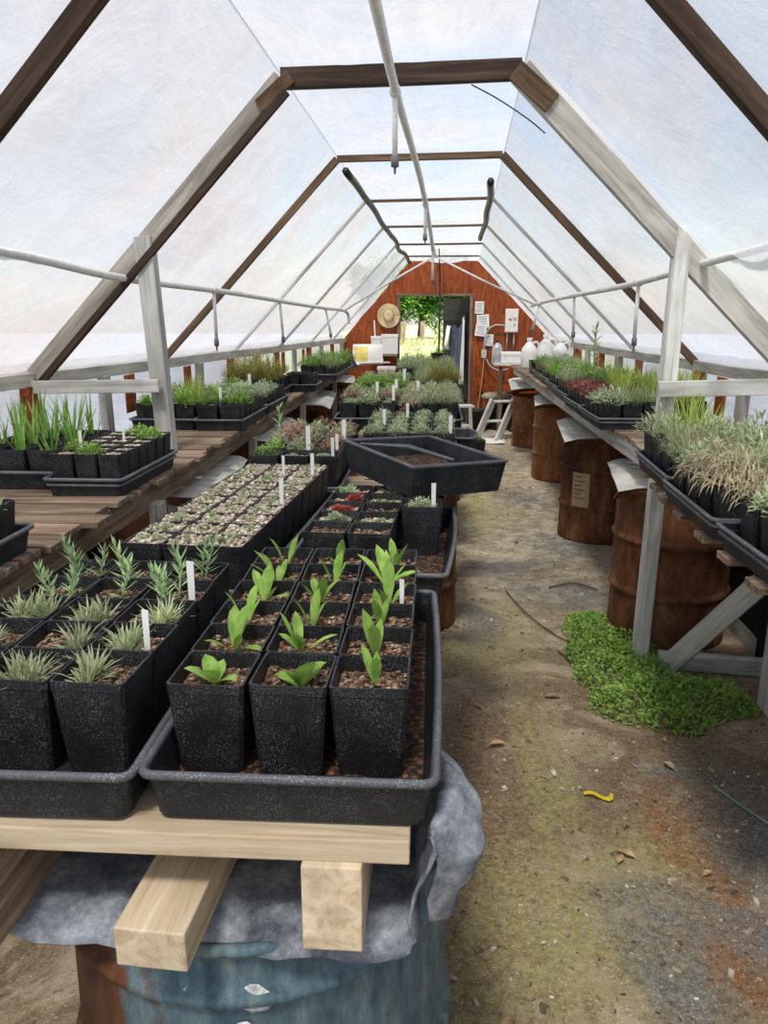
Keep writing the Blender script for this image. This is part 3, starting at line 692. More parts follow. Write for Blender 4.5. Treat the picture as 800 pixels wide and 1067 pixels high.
# grey ground fabric draped over the near drum
g = G()
SEC = [(-.86, .62), (-.84, .68), (-.80, .745), (-.77, .79), (-.70, .815), (-.5, .815), (-.3, .815), (-.12, .815), (-.02, .825), (.0, .88), (.005, .96), (.022, 1.02), (.055, 1.03), (.085, .995), (.098, .95), (.092, .90), (.07, .86), (.055, .83), (.05, .80)]
def fab(u, v):
    f = u*(len(SEC)-1); i = min(int(f), len(SEC)-2); t = f-i
    x = lerp(SEC[i][0], SEC[i+1][0], t); z = lerp(SEC[i][1], SEC[i+1][1], t)
    right = max(0, (u-.42)/.58); left = max(0, (.22-u)/.22)
    y = lerp(1.035 + .03*right, 1.95 - .52*min(1, right*3), v)
    if left > 0: y = lerp(1.02+.10*left, 1.55-.35*left, v)
    fr = max(0, (1.10-y)/.07)
    if .22 <= u <= .50: z -= fr*(.045 + .05*noise.noise((x*5, 0, 2)))
    if right > .1:
        b = math.sin(PI*min(1, max(0, v)))
        x += .02*noise.noise((y*5, z*5, 3)) - .05*max(0, .25-v)*4*max(0, .97-z)*3 - .03*v*v
        z -= .10*v*v*(1 if z > .9 else .2)
        q = min(1, v/.16); q = q*(2-q); x = lerp(min(x, .012), x, q); z = lerp(lerp(z, .90, .25), z, q); y += .0
    dz = .02*noise.noise((x*6, y*6, 1)) + .012*noise.noise((x*17, y*17, 5))
    k = 1 if (z > .85 or z < .8) else .3
    return (x + k*.022*noise.noise((y*9, z*9, 9)) + k*.010*noise.noise((y*24, z*24, 9)), y + .02*noise.noise((x*8, z*8, 4)), z + dz*k)
g.grid(fab, 80, 44)
o = g.build('ground_fabric', FABRIC, smooth=True); s = o.modifiers.new('solid', 'SOLIDIFY'); s.thickness = .005
tag(o, 'grey landscape fabric draped over the blue drum beside the front tray', 'fabric')

# ------------------------------------------------------------------ trays
def tray(x, y, z, w, l, h, label, group=None, rz=0, soil=False, name='seed_tray', rot=None, fl=.012, bow=0, double=False):
    """x, y: centre of its footprint"""
    r = root(name, (x, y, z), label, 'tray', group, rz, rot)
    g = G(); T = .004
    def ring(wx, ly, zz, c=.02, n=3):
        pts = []
        for cx, cyy, a0 in ((wx/2-c, ly/2-c, 0), (-wx/2+c, ly/2-c, 90), (-wx/2+c, -ly/2+c, 180), (wx/2-c, -ly/2+c, 270)):
            for k in range(n+1):
                a = R_(a0+90*k/n); pts.append((cx+c*math.cos(a), cyy+c*math.sin(a), zz))
        # extra points along the long sides so the rim can bow
        out = []
        for i, p in enumerate(pts):
            out.append(p); q = pts[(i+1) % len(pts)]
            if math.hypot(q[0]-p[0], q[1]-p[1]) > .08:
                for t in (.2, .4, .6, .8): out.append((lerp(p[0], q[0], t), lerp(p[1], q[1], t), zz))
        return [(px + (bow*math.sin(PI*(py/ly+.5)) * (1 if px > 0 else 0) * (zz/h)), py, pz) for px, py, pz in out]
    lv = [ring(w-2*fl, l-2*fl, 0), ring(w-fl, l-fl, h*.55), ring(w, l, h), ring(w-2*T, l-2*T, h), ring(w-2*fl-2*T, l-2*fl-2*T, T)]
    k = len(lv[0]); vs = [p for q in lv for p in q]; fs = [tuple(range(k))[::-1], tuple(4*k+j for j in range(k))]
    for i in range(4):
        for j in range(k): fs.append((i*k+j, i*k+(j+1) % k, (i+1)*k+(j+1) % k, (i+1)*k+j))
    g.add(vs, fs); g.build('tray_body', TRAYM, r)
    g = G(); g.tube(ring(w+.008, l+.008, h), .0075, 7, closed=True); g.build('rolled_rim', RIM, r, smooth=True)
    if double:
        g = G(); g.tube(ring(w-.004, l-.004, h-.022), .0065, 7, closed=True); g.build('nested_rim', RIM, r, smooth=True)
    if soil:
        g = G(); g.grid(lambda u, v: ((u-.5)*(w-.03), (v-.5)*(l-.03), .012+.012*noise.noise((u*9, v*9, 2))), 14, 14); g.build('spilled_soil', DARKSOIL, r, smooth=True)
    return r

# ------------------------------------------------------------------ pots
def pot_mesh(w, h, tp=.82, name='container'):
    g = G(); T = .0035; a, b = w/2, w/2*tp
    def sq(q, z, c=.006):
        return [(q-c, -q, z), (q, -q+c, z), (q, q-c, z), (q-c, q, z), (-q+c, q, z), (-q, q-c, z), (-q, -q+c, z), (-q+c, -q, z)]
    lv = [sq(b, 0), sq(a-.001, h-.018), sq(a, h-.016), sq(a, h), sq(a-T, h), sq(lerp(b, a, .6)-T, h*.6)]
    vs = [p for q in lv for p in q]; fs = [tuple(range(8))[::-1], tuple(40+j for j in range(8))]
    for i in range(5):
        for j in range(8): fs.append((i*8+j, i*8+(j+1) % 8, (i+1)*8+(j+1) % 8, (i+1)*8+j))
    g.add(vs, fs); return g.data(name, POT)
def fill_mesh(w, kind, seed):
    g = G(); q = w*.94; r = random.Random(seed)
    n_ = 10
    def fn(u, v):
        return ((u-.5)*q, (v-.5)*q, .006*noise.noise((u*4+seed, v*4, 0)) + .004*noise.noise((u*11, v*11, seed)))
    g.grid(fn, n_, n_)
    for _ in range(46 if kind == 'soil' else 60):   # loose chips or stones standing proud
        x, y = r.uniform(-.46, .46)*q, r.uniform(-.46, .46)*q
        s = r.uniform(.0035, .008) if kind == 'soil' else r.uniform(.004, .008)
        rot = Matrix.Rotation(r.uniform(0, PI), 3, 'Z') @ Matrix.Rotation(r.uniform(-.6, .6), 3, 'X')
        g.box((x, y, .004+.3*s), (s*2.2, s, s*.5) if kind == 'soil' else (s*1.4, s*1.1, s*.8), rot)
    return g.data('soil' if kind == 'soil' else 'gravel', SOIL if kind == 'soil' else GRAVEL)

# ---- plants (origin at soil level)
def P_paddle(r):
    g = G(); n = r.randint(3, 6)
    for i in range(n):
        a = 2*PI*i/n*1.6 + r.uniform(-.4, .4); L = r.uniform(.045, .10)
        g.leaf((.006*math.cos(a), .006*math.sin(a), -.002), a, R_(r.uniform(30, 78)), L, L*.25, r.uniform(-.1, .8), 5, 'paddle', .3)
    return g, L_BRIGHT
def P_oval(r):
    g = G(); n = r.randint(4, 6)
    for i in range(n):
        a = 2*PI*i/n + r.uniform(-.4, .4); L = r.uniform(.05, .075)
        g.leaf((0, 0, -.002), a, R_(r.uniform(25, 75)), L, L*.48, r.uniform(.2, .7), 6, 'paddle', .25)
    return g, L_BRIGHT
def P_tuft(r):
    g = G()
    for c in range(r.randint(2, 4)):
        cx, cy_ = r.uniform(-.025, .025), r.uniform(-.025, .025)
        for i in range(36):
            a = r.uniform(0, 2*PI); L = r.uniform(.025, .065)
            g.leaf((cx+.006*math.cos(a), cy_+.006*math.sin(a), -.002), a, R_(r.uniform(25, 85)), L, .0042, r.uniform(-.1, .8), 3, 'oval', .2)
    return g, L_SILVER
def P_spiky(r):
    g = G()
    for c in range(r.randint(2, 4)):
        a0 = r.uniform(0, 2*PI); b = Vector((.02*math.cos(a0), .02*math.sin(a0), 0)); lean = Vector((math.cos(a0)*.3, math.sin(a0)*.3, 1)).normalized()
        H = r.uniform(.05, .095); g.tube([b, b+lean*H], .002, 5)
        k = int(H/.0042)
        for i in range(k):
            a = i*2.4; L = r.uniform(.028, .042)*(1-.25*i/k)
            g.leaf(b+lean*(H*(.12+.88*i/k)), a, R_(20+45*i/k), L, .0062, -.2, 2, 'oval', .2)
    return g, L_ROSE
def P_grav(r):
    g = G()
    for c in range(r.randint(4, 6)):
        cx, cy_ = r.uniform(-.028, .028), r.uniform(-.028, .028); R0 = r.uniform(.011, .022)
        for k in range(3):
            n = 8-2*k
            for i in range(n):
                g.leaf((cx, cy_, .002+.003*k), 2*PI*i/n+k, R_(18+27*k), R0*(1-.2*k), R0*.5, -.3, 2, 'oval', .2)
    return g, L_GREY
def ros(g, r, cx, cy_, R0):
    for k in range(4):
        n = 11-2*k
        for i in range(n): g.leaf((cx, cy_, .003+.004*k), 2*PI*i/n+k*.7, R_(12+24*k), R0*(1-.17*k), R0*.42, -.3, 2, 'oval', .25)
def P_red(r):
    g = G()
    for c in range(3): ros(g, r, r.uniform(-.035, .035), r.uniform(-.035, .035), r.uniform(.036, .052))
    return g, leafm('red_rosette_leaf', (.34, .05, .045), (.52, .17, .12))
def P_ros(r):
    g = G()
    for c in range(4): ros(g, r, r.uniform(-.042, .042), r.uniform(-.042, .042), r.uniform(.028, .046))
    return g, L_GREY
def P_greenros(r):
    g = G()
    for c in range(5): ros(g, r, r.uniform(-.04, .04), r.uniform(-.04, .04), r.uniform(.016, .026))
    return g, L_BRIGHT
def P_iris(r):
    g = G()
    for c in range(r.randint(2, 3)):
        cx, cy_ = r.uniform(-.03, .03), r.uniform(-.03, .03); a0 = r.uniform(0, PI)
        for i in range(r.randint(4, 6)):
            a = a0 + (PI if i % 2 else 0); L = r.uniform(.10, .27)
            g.leaf((cx+.006*i*math.cos(a), cy_+.006*i*math.sin(a), -.004), a, R_(r.uniform(60, 87)), L, r.uniform(.010, .015), r.uniform(-.05, .3), 5, 'blade', .3)
    return g, L_IRIS
def moundf(mat, Rr, Hh, n, L, W, dr=0.0):
    def f(r):
        g = G()
        for i in range(n):
            a = r.uniform(0, 2*PI); q = math.sqrt(r.random()); x, y = Rr*q*math.cos(a), Rr*q*math.sin(a)
            z = Hh*(1-.75*q*q)*r.uniform(.35, 1)
            if i % 5 == 0: g.tube([(x*.4, y*.4, 0), (x, y, z)], .0015, 3)
            g.leaf((x, y, z), a+r.uniform(-.9, .9), R_(r.uniform(-5, 75))-dr, L*r.uniform(.7, 1.25), W*r.uniform(.8, 1.2), r.uniform(0, .7)+dr, 2, 'oval', .2)
        return g, mat
    return f
P_grey = moundf(L_GREY, .085, .085, 190, .026, .011)
P_herb = moundf(L_GREEN, .085, .10, 200, .026, .012)
P_light = moundf(L_BRIGHT, .085, .09, 170, .028, .013)
P_russ = moundf(L_RUST, .085, .10, 190, .024, .011)
P_silv = moundf(L_SILVER, .085, .11, 200, .028, .008)
P_straw = moundf(L_STRAW, .10, .12, 330, .05, .0034, .8)
P_olive = moundf(L_OLIVE, .10, .22, 320, .05, .006)
P_redm = moundf(L_RED, .085, .06, 170, .02, .011)
def P_grass(r):
    g = G()
    for i in range(62):
        a = r.uniform(0, 2*PI); q = .05*math.sqrt(r.random())
        g.leaf((q*math.cos(a), q*math.sin(a), -.003), a, R_(r.uniform(62, 89)), r.uniform(.10, .22), .007, r.uniform(0, .6), 3, 'blade', .2)
    return g, L_GRASS
L_FINE = leafm('fine_leaf', (.19, .27, .11), (.40, .46, .25))
def P_fine(r):
    g = G()
    for i in range(120):
        a = r.uniform(0, 2*PI); q = .06*math.sqrt(r.random())
        g.leaf((q*math.cos(a), q*math.sin(a), -.003), a, R_(r.uniform(45, 88)), r.uniform(.06, .16), .0045, r.uniform(.2, 1.1), 3, 'blade', .2)
    return g, L_FINE
def P_stalk(r):
    g = G(); g.tube([(0, 0, 0), (.01, 0, .12), (.0, .01, .24)], .004, 5)
    for i in range(16):
        t = i/16; g.leaf((.005, .004, .05+.19*t), i*2.4, R_(25+40*t), .075*(1-.4*t), .014, .4, 3, 'oval', .3)
    return g, L_ROSE
PF = dict(paddle=P_paddle, oval=P_oval, tuft=P_tuft, spiky=P_spiky, grav=P_grav, red=P_red, ros=P_ros, greenros=P_greenros, iris=P_iris, grey=P_grey, herb=P_herb, light=P_light,
          russ=P_russ, silv=P_silv, straw=P_straw, olive=P_olive, redm=P_redm, grass=P_grass, fine=P_fine, stalk=P_stalk)
PD = dict(paddle='bright paddle-leaved seedling', oval='round-leaved seedling', tuft='silvery tufted seedling', spiky='needle-leaved seedling', grav='gravel and tiny succulents', red='red rosettes',
          ros='pale rosettes', greenros='small green rosettes', iris='tall iris blades', grey='grey-green mound', herb='green herb mound', light='bright green herb', russ='russet-leaved mound',
          silv='silver-leaved mound', straw='dry straw-coloured tangle', olive='tall olive bush', redm='low red mat', grass='upright yellow-green grass', fine='fine arching grass', stalk='tall single stalk', none='bare soil')
PM = {}
def plant_mesh(kind):
    if kind not in PM:
        PM[kind] = []
        for k in range(5 if kind in ('paddle', 'tuft', 'spiky', 'grav', 'iris') else 3):
            g, mt = PF[kind](random.Random(hash_(kind)+k)); PM[kind].append(g.data('plant', mt))
    return rnd.choice(PM[kind])
def hash_(s): return sum((i+1)*ord(c) for i, c in enumerate(s))
POTM, FILLM = {}, {}
def stick_mesh():
    g = G(); g.add([(-.006, -.0008, -.03), (.006, -.0008, -.03), (.0075, -.0008, .075), (-.0075, -.0008, .075), (-.006, .0008, -.03), (.006, .0008, -.03), (.0075, .0008, .075), (-.0075, .0008, .075)],
                  [(0, 1, 2, 3), (5, 4, 7, 6), (3, 2, 6, 7), (0, 3, 7, 4), (1, 5, 6, 2)])
    return g.data('plant_label', WHITE_P)
STICK = stick_mesh()
NP = [0]; FAR = []
def pot(x, y, z, w, h, kind, label, group, fill=None, rz=0, stick=0, ps=1.0, drop=.025, tilt=0, far=False):
    NP[0] += 1
    k = (w, h)
    if k not in POTM: POTM[k] = pot_mesh(w*.975, h)
    fill = fill or ('gravel' if kind in ('grav', 'ros', 'greenros', 'red') else 'soil')
    if (w, fill) not in FILLM: FILLM[(w, fill)] = [fill_mesh(w*.93, fill, q) for q in range(4)]
    if far:
        M = Matrix.Translation((x, y, z)) @ Matrix.Rotation(rz+rnd.uniform(-.05, .05), 4, 'Z'); FAR.append((POTM[k], M)); FAR.append((rnd.choice(FILLM[(w, fill)]), M @ Matrix.Translation((0, 0, h-drop))))
        if kind != 'none': FAR.append((plant_mesh(kind), M @ Matrix.Translation((0, 0, h-drop)) @ Matrix.Rotation(rnd.uniform(0, 6.28), 4, 'Z') @ Matrix.Scale(ps*rnd.uniform(.85, 1.15), 4)))
        if stick: FAR.append((STICK, M @ Matrix.Translation((w*.28, -w*.2, h-drop+.02)) @ Matrix.Scale(stick, 4)))
        return
    r = root('plant_pot', (x, y, z), label, 'potted plant', group, rot=(tilt*rnd.uniform(-1, 1), tilt*rnd.uniform(-1, 1), rz+rnd.uniform(-.03, .03)))
    inst('container', POTM[k], r)
    inst('gravel' if fill == 'gravel' else 'soil', rnd.choice(FILLM[(w, fill)]), r, (0, 0, h-drop), rnd.choice((0, PI/2, PI)))
    if kind != 'none':
        inst('plant', plant_mesh(kind), r, (rnd.uniform(-.012, .012), rnd.uniform(-.012, .012), h-drop), rnd.uniform(0, 6.28), ps*rnd.uniform(.85, 1.15))
    if stick: inst('plant_label', STICK, r, (w*.28, -w*.2, h-drop+.02), rnd.uniform(-.3, .3), stick)
    return r
def block(x0, y0, z, nx, ny, px, py, h, kinds, place, group, rz=0, fill=None, sticks={}, ps=1.0, skip=(), drop=.025, cols=None, w=None, tilt=0, far=False):
    """x0, y0: the near left corner of the block; kinds(c, r) gives the plant"""
    cols = cols or {1: ['only'], 2: ['left', 'right'], 3: ['left', 'middle', 'right'], 4: ['leftmost', 'inner left', 'inner right', 'rightmost'], 5: ['leftmost', 'second', 'middle', 'fourth', 'rightmost']}[nx]
    c_, s_ = math.cos(rz), math.sin(rz)
    for r in range(ny):
        for c in range(nx):
            if (c, r) in skip: continue
            dx, dy = (c+.5)*px, (r+.5)*py
            kd = kinds(c, r) if callable(kinds) else kinds
            row = 'front' if r == 0 else 'back' if r == ny-1 else ordn(r)
            col = cols[c]
            lb = '%s in black pot, %s%s row, %s' % (PD[kd], '' if nx == 1 else col+' of ', row, place)
            pot(x0+dx*c_-dy*s_, y0+dx*s_+dy*c_, z, w or min(px, py)*.985, h, kd, lb, group, fill, rz, sticks.get((c, r), 0), ps, drop, tilt, far)

# --- centre bench, front right tray: 3 x 6 paddle-leaved seedlings
ZC = 1.025
tray(-.214, 1.448, ZC, .452, .83, .084, 'black tray of paddle-leaved seedlings, front right of the centre bench', soil=True, bow=.008)
def k1(c, r): return 'oval' if (c, r) in ((0, 0), (1, 0)) else 'paddle'
block(-.434, 1.140, ZC+.006, 3, 6, .1365, .129, .177, k1, 'front right tray', 'pots in the front right tray', w=.134, sticks={(2, 3): .7}, ps=1.0, tilt=.012, drop=.03)
# front left tray: silvery tufts, then needle-leaved plants
tray(-.690, 1.385, ZC, .455, .73, .084, 'black tray of silvery tufts, front left of the centre bench', rz=R_(.5))
def k2(c, r): return 'tuft' if r < 3 else 'spiky'
block(-.905, 1.140, ZC+.006, 3, 5, .1365, .129, .177, k2, 'front left tray', 'pots in the front left tray', rz=R_(-1), w=.134, sticks={(2, 1): 1.0, (2, 3): 1.15}, ps=1.05, tilt=.012, drop=.03)
# gravel block
tray(-.63, 2.55, ZC, .375, 1.22, .05, 'long black tray under the gravel-topped pots', rz=R_(-4.0))
block(-.842, 1.965, ZC+.012, 3, 10, .115, .117, .160, 'grav', 'gravel-topped tray', 'gravel-topped pots on the centre bench', rz=R_(-4.0), sticks={(2, 4): .95, (2, 8): .95, (1, 8): .8}, w=.116, drop=.006)
# second right tray: rosettes, two columns, plus one tall pot at the aisle side
tray(-.165, 2.44, ZC, .465, .78, .07, 'black tray of rosette plants, second on the right of the centre bench', soil=True, bow=.015, rz=R_(-3))
def k3(c, r): return [['none', 'none'], ['ros', 'grav'], ['red', 'none'], ['red', 'greenros'], ['ros', 'ros']][r][c]
block(-.375, 2.155, ZC+.012, 2, 5, .132, .132, .145, k3, 'rosette tray', 'pots in the rosette tray', w=.13, rz=R_(-3))
pot(-.025, 2.455, ZC+.012, .137, .168, 'grey', 'tall black pot of grey-leaved plants at the aisle side of the rosette tray', None, stick=1.0, ps=.6)
pot(-.015, 2.70, ZC+.012, .135, .13, 'none', 'tall black pot with bare soil behind the tagged grey-leaved pot', None)
tray(-.16, 2.46, ZC+.075, .50, .80, .012, 'spare black tray rim nested over the rosette tray', rz=R_(-3)) if False else None
# leaning deep square tray on top
dt = root('deep_tray', (-.035, 2.90, 1.186), 'empty deep black tray turned askew over the aisle, centre bench', 'tray', rot=(R_(2), R_(2), math.atan2(.208, .33)))
g = G(); W_, L_, H_ = .40, .53, .115; T = .006
vs = []
for (w, l, z) in ((W_-.03, L_-.03, 0), (W_, L_, H_), (W_-2*T, L_-2*T, H_), (W_-.03-2*T, L_-.03-2*T, T)):
    vs += [(-w/2, -l/2, z), (w/2, -l/2, z), (w/2, l/2, z), (-w/2, l/2, z)]
fs = [(3, 2, 1, 0), (12, 13, 14, 15)]
for i in range(3):
    for j in range(4): fs.append((i*4+j, i*4+(j+1) % 4, i*4+4+(j+1) % 4, i*4+4+j))
g.add(vs, fs); fin(g.build('tray_body', TRAYM, dt), .004)
g = G(); g.tube([(-W_/2, -L_/2, H_), (W_/2, -L_/2, H_), (W_/2, L_/2, H_), (-W_/2, L_/2, H_)], .007, 6, closed=True); g.build('rim', RIM, dt)
g = G(); g.grid(lambda u, v: ((u-.5)*(W_-.035), (v-.5)*(L_-.035), .045+.01*noise.noise((u*9, v*9, 4))), 12, 12); g.build('spilled_soil', DARKSOIL, dt, smooth=True)
g = G(); g.tube([(-W_/2+.02, L_/2-.10, H_+.004), (-.05, .02, H_+.012), (.0, -L_/2+.05, H_+.004)], [.004, .010, .006], 6)
g.build('loose_strip', RIM, dt)
# left mid group
tray(-.61, 3.86, ZC, .42, 1.1, .03, 'black tray of russet-leaved mounds, left middle of the centre bench')
def k4(c, r): return [['herb', 'ros', 'ros'], ['light', 'silv', 'russ'], ['silv', 'russ', 'russ'], ['russ', 'silv', 'russ'], ['russ', 'russ', 'silv'], ['russ', 'grey', 'russ'], ['grey', 'russ', 'russ']][r][c]
block(-.81, 3.34, ZC+.012, 3, 7, .135, .15, .155, k4, 'russet tray', 'pots in the russet tray', sticks={(1, 1): 1.5, (2, 0): 1.1, (2, 3): 1.4, (2, 1): 1.0}, w=.132, ps=.72)
pot(-.70, 3.60, ZC+.02, .10, .15, 'stalk', 'tall single leafy stalk rising at the left of the russet tray', None)
# right mid group of grey-green mounds
tray(-.11, 4.45, ZC, .52, 1.05, .03, 'black tray of grey-green mounds, right middle of the centre bench')
def k5(c, r): return 'grey' if (c*3+r*5) % 4 else ('silv' if r < 5 else 'russ')
block(-.355, 3.97, ZC+.012, 4, 6, .122, .155, .165, k5, 'grey-green tray', 'pots in the grey-green tray', sticks={(3, 0): 1.3, (0, 2): 1.2, (1, 4): 1.2}, w=.120, ps=.64)
tray(.205, 4.85, ZC, .10, .40, .05, 'narrow warped black tray at the aisle edge beside the grey-green tray', bow=.04)
# far groups
tray(-.455, 5.95, ZC, .46, 1.0, .06, 'black tray of pale gravel-topped pots, far left of the centre bench')
def k6(c, r): return ['ros', 'ros', 'russ', 'grey', 'grey', 'light', 'herb'][min(r, 6)] if c != 1 else ['grey', 'ros', 'silv', 'ros', 'herb', 'light', 'herb'][min(r, 6)]
block(-.665, 5.50, ZC+.012, 3, 6, .14, .155, .155, k6, 'far left tray', 'pots in the far left tray', sticks={(2, 1): 1.5, (1, 3): 1.5, (2, 4): 1.6}, w=.137, far=True)
tray(.0, 6.1, ZC, .44, 1.35, .06, 'black tray of silver mounds, far right of the centre bench')
def k7(c, r): return 'silv' if (c+r) % 3 else 'straw'
block(-.205, 5.5, ZC+.012, 3, 8, .135, .155, .155, k7, 'far right tray', 'pots in the far right tray', sticks={(0, 3): 1.6}, w=.137, far=True)
tray(-.455, 7.45, ZC, .52, 1.3, .06, 'black tray of bright green herbs near the far end of the centre bench')
block(-.69, 6.85, ZC+.012, 3, 5, .16, .24, .155, lambda c, r: 'light' if r < 3 else 'grey', 'bright herb tray', 'pots in the bright herb tray', w=.155, sticks={(2, 1): 1.8}, far=True)
tray(.05, 8.05, ZC, .44, 1.7, .06, 'black tray of fine grasses near the far end of the centre bench')
block(-.155, 7.3, ZC+.012, 3, 7, .138, .22, .155, lambda c, r: 'fine' if r > 1 else 'olive' if c else 'fine', 'fine grass tray', 'pots in the fine grass tray', w=.136, far=True)
tray(-.07, 9.9, ZC, .68, 1.6, .06, 'black tray of tall silver plants at the far end of the centre bench')
block(-.39, 9.15, ZC+.012, 4, 5, .16, .30, .155, lambda c, r: ('silv', 'grey', 'fine', 'silv', 'grey')[(c+2*r) % 5], 'far end tray', 'pots in the far end tray', w=.155, ps=1.35, far=True)

# --- left bench
ZB = 1.12
tray(-1.385, 1.80, ZB, .40, .70, .07, 'black tray cut off at the left edge, nearest on the left bench')
block(-1.325, 1.60, ZB+.012, 1, 4, .125, .128, .15, lambda c, r: 'tuft', 'nearest left tray', 'pots in the nearest left tray', w=.122)
tray(-1.325, 3.13, ZB, .30, .66, .07, 'black tray of small gravel-topped pots in front of the left post', double=True)
block(-1.468, 2.83, ZB+.012, 3, 6, .0945, .102, .15, lambda c, r: 'light' if (c+r) % 5 == 1 else 'grav', 'tray before left post', 'small pots before the left post', fill='gravel', w=.093, ps=.62, sticks={(0, 1): .9, (1, 3): .7}, drop=.014)
tray(-1.695, 3.25, ZB, .42, .66, .07, 'black tray of iris by the left film wall')
block(-1.89, 2.96, ZB+.012, 3, 4, .128, .15, .14, 'iris', 'iris tray', 'iris pots on the left bench', w=.126)
for i, (xc, yc, w, l, txt) in enumerate(((-1.63, 4.95, .40, .75, 'left of the pair beyond the left post'), (-1.285, 4.93, .30, .74, 'right of the pair beyond the left post'))):
    tray(xc, yc, ZB, w, l, .065, 'black tray on the left bench, %s' % txt)
block(-1.815, 4.61, ZB+.012, 3, 5, .125, .14, .14, lambda c, r: ['light', 'fine', 'light', 'herb', 'grass'][(c+2*r) % 5], 'wall tray past left post', 'pots in the left tray beyond the left post', w=.122, ps=1.0, sticks={(0, 0): 1, (1, 0): 1})
block(-1.425, 4.59, ZB+.012, 2, 5, .14, .14, .14, lambda c, r: ['grav', 'light', 'grav', 'ros', 'grey'][r], 'aisle tray past left post', 'pots in the right tray beyond the left post', w=.137, sticks={(0, 1): 1.3})
tray(-1.40, 5.78, ZB, .52, .78, .065, 'black tray of low grey plants, middle of the left bench')
block(-1.64, 5.42, ZB+.012, 3, 5, .16, .145, .135, lambda c, r: 'grey' if r < 3 else ('ros' if c else 'herb'), 'middle left tray', 'pots in the middle left tray', w=.14, sticks={(1, 2): 1.5})
tray(-1.53, 6.75, ZB, .52, .62, .065, 'black tray of olive bushes on the left bench')
block(-1.77, 6.47, ZB+.012, 3, 3, .16, .19, .14, 'olive', 'olive bush tray', 'olive bush pots on the left bench', w=.155, far=True)
tray(-1.20, 7.2, ZB, .30, .40, .065, 'small black tray of gravel pots at the aisle edge, left bench')
block(-1.33, 7.03, ZB+.012, 2, 2, .13, .17, .15, 'grav', 'small aisle-edge tray', 'pots in the small aisle-edge tray', w=.128, far=True)
tray(-1.22, 9.1, ZB, .42, 1.7, .065, 'long black tray of bright herbs at the far left')
block(-1.42, 8.3, ZB+.012, 3, 6, .135, .27, .14, lambda c, r: ['light', 'herb', 'fine'][(c+r) % 3], 'far left bench tray', 'pots in the far left bench tray', w=.132, ps=1.25, far=True)

# --- right bench
for i, (xc, yc, l, rz, txt) in enumerate(((1.075, 1.96, .68, -.4, 'nearest the camera on the right'), (1.085, 2.63, .60, 2.0, 'second from the camera on the right'), (1.14, 3.27, .62, 3.2, 'third on the right, just before the post'))):
    tray(xc, yc, ZB, .40, l, .07, 'black tray with doubled rim, %s' % txt, rz=R_(-rz), double=True, bow=-.012)
for i, (xc, yc, l, txt) in enumerate(((1.50, 2.05, .75, 'nearest the camera by the right wall'), (1.53, 2.95, .95, 'beyond it by the right wall'))):
    tray(xc, yc, ZB, .40, l, .07, 'black tray at the wall side, %s' % txt)
block(.905, 1.68, ZB+.012, 3, 4, .122, .145, .17, lambda c, r: 'grey' if r < 3 else ('straw', 'grey', 'silv')[c], 'nearest right tray', 'pots in the nearest right tray', w=.12)
block(.91, 2.36, ZB+.012, 3, 4, .122, .138, .17, lambda c, r: ('straw', 'silv', 'fine')[c] if r < 2 else ('fine', 'silv', 'grey')[(c+r) % 3], 'second right tray', 'pots in the second right tray', w=.12, ps=1.1)
block(.965, 2.99, ZB+.012, 3, 4, .122, .138, .17, lambda c, r: ('straw', 'fine', 'silv')[(c+r) % 3] if r < 1 else ('fine', 'silv', 'grey')[c] if r < 2 else ('grass' if c == 1 else 'silv'), 'third right tray', 'pots in the third right tray', w=.12, ps=1.05)
block(1.33, 2.04, ZB+.012, 3, 2, .122, .16, .17, lambda c, r: 'herb' if c else 'grey', 'nearest right wall tray', 'pots in the nearest wall-side right tray', w=.12, ps=1.1)
block(1.34, 2.5, ZB+.012, 3, 5, .122, .18, .17, lambda c, r: ['light', 'herb', 'light'][(c+r) % 3] if r < 4 else 'silv', 'second right wall tray', 'pots in the second wall-side right tray', w=.12, ps=1.2)
for i, (xc, yc, l, txt) in enumerate(((1.235, 5.07, .68, 'first beyond the right post'), (1.245, 5.78, .66, 'second beyond the right post'), (1.28, 6.50, .70, 'third beyond the right post'), (1.32, 7.25, .72, 'fourth beyond the right post'), (1.36, 8.0, .70, 'fifth beyond the right post'), (1.38, 8.75, .72, 'sixth beyond the right post'))):
    tray(xc, yc, ZB, .42, l, .07, 'black tray on the right bench, %s' % txt, double=True)
KR = [lambda c, r: ('fine' if c else 'grey') if r < 2 else 'redm', lambda c, r: 'redm' if c < 2 else 'grass', lambda c, r: 'herb' if c else 'silv', lambda c, r: 'light', lambda c, r: 'fine', lambda c, r: 'grey' if c else 'light']
for i, (xc, y0) in enumerate(((1.235, 4.77), (1.245, 5.49), (1.28, 6.2), (1.32, 6.94), (1.36, 7.7), (1.38, 8.44))):
    block(xc-.19, y0, ZB+.012, 3, 4, .127, .152, .155, KR[i], '%s tray past the right post' % ORD[i], 'pots in the %s right tray beyond the post' % ORD[i], w=.124, ps=1.1, far=i > 1)
block(1.45, 4.85, ZB+.012, 2, 5, .13, .17, .15, 'grass', 'wall side past the right post', 'tall grass pots behind the right trays', w=.126, ps=1.15)
block(1.46, 5.9, ZB+.012, 2, 6, .13, .2, .15, lambda c, r: 'herb' if r % 2 else 'light', 'row behind the middle right trays', 'herb pots behind the right trays', w=.126, ps=1.1, far=True)
pot(1.50, 7.3, ZB+.012, .126, .15, 'stalk', 'thin tall stalk standing above the right bench plants', None, ps=2.2)

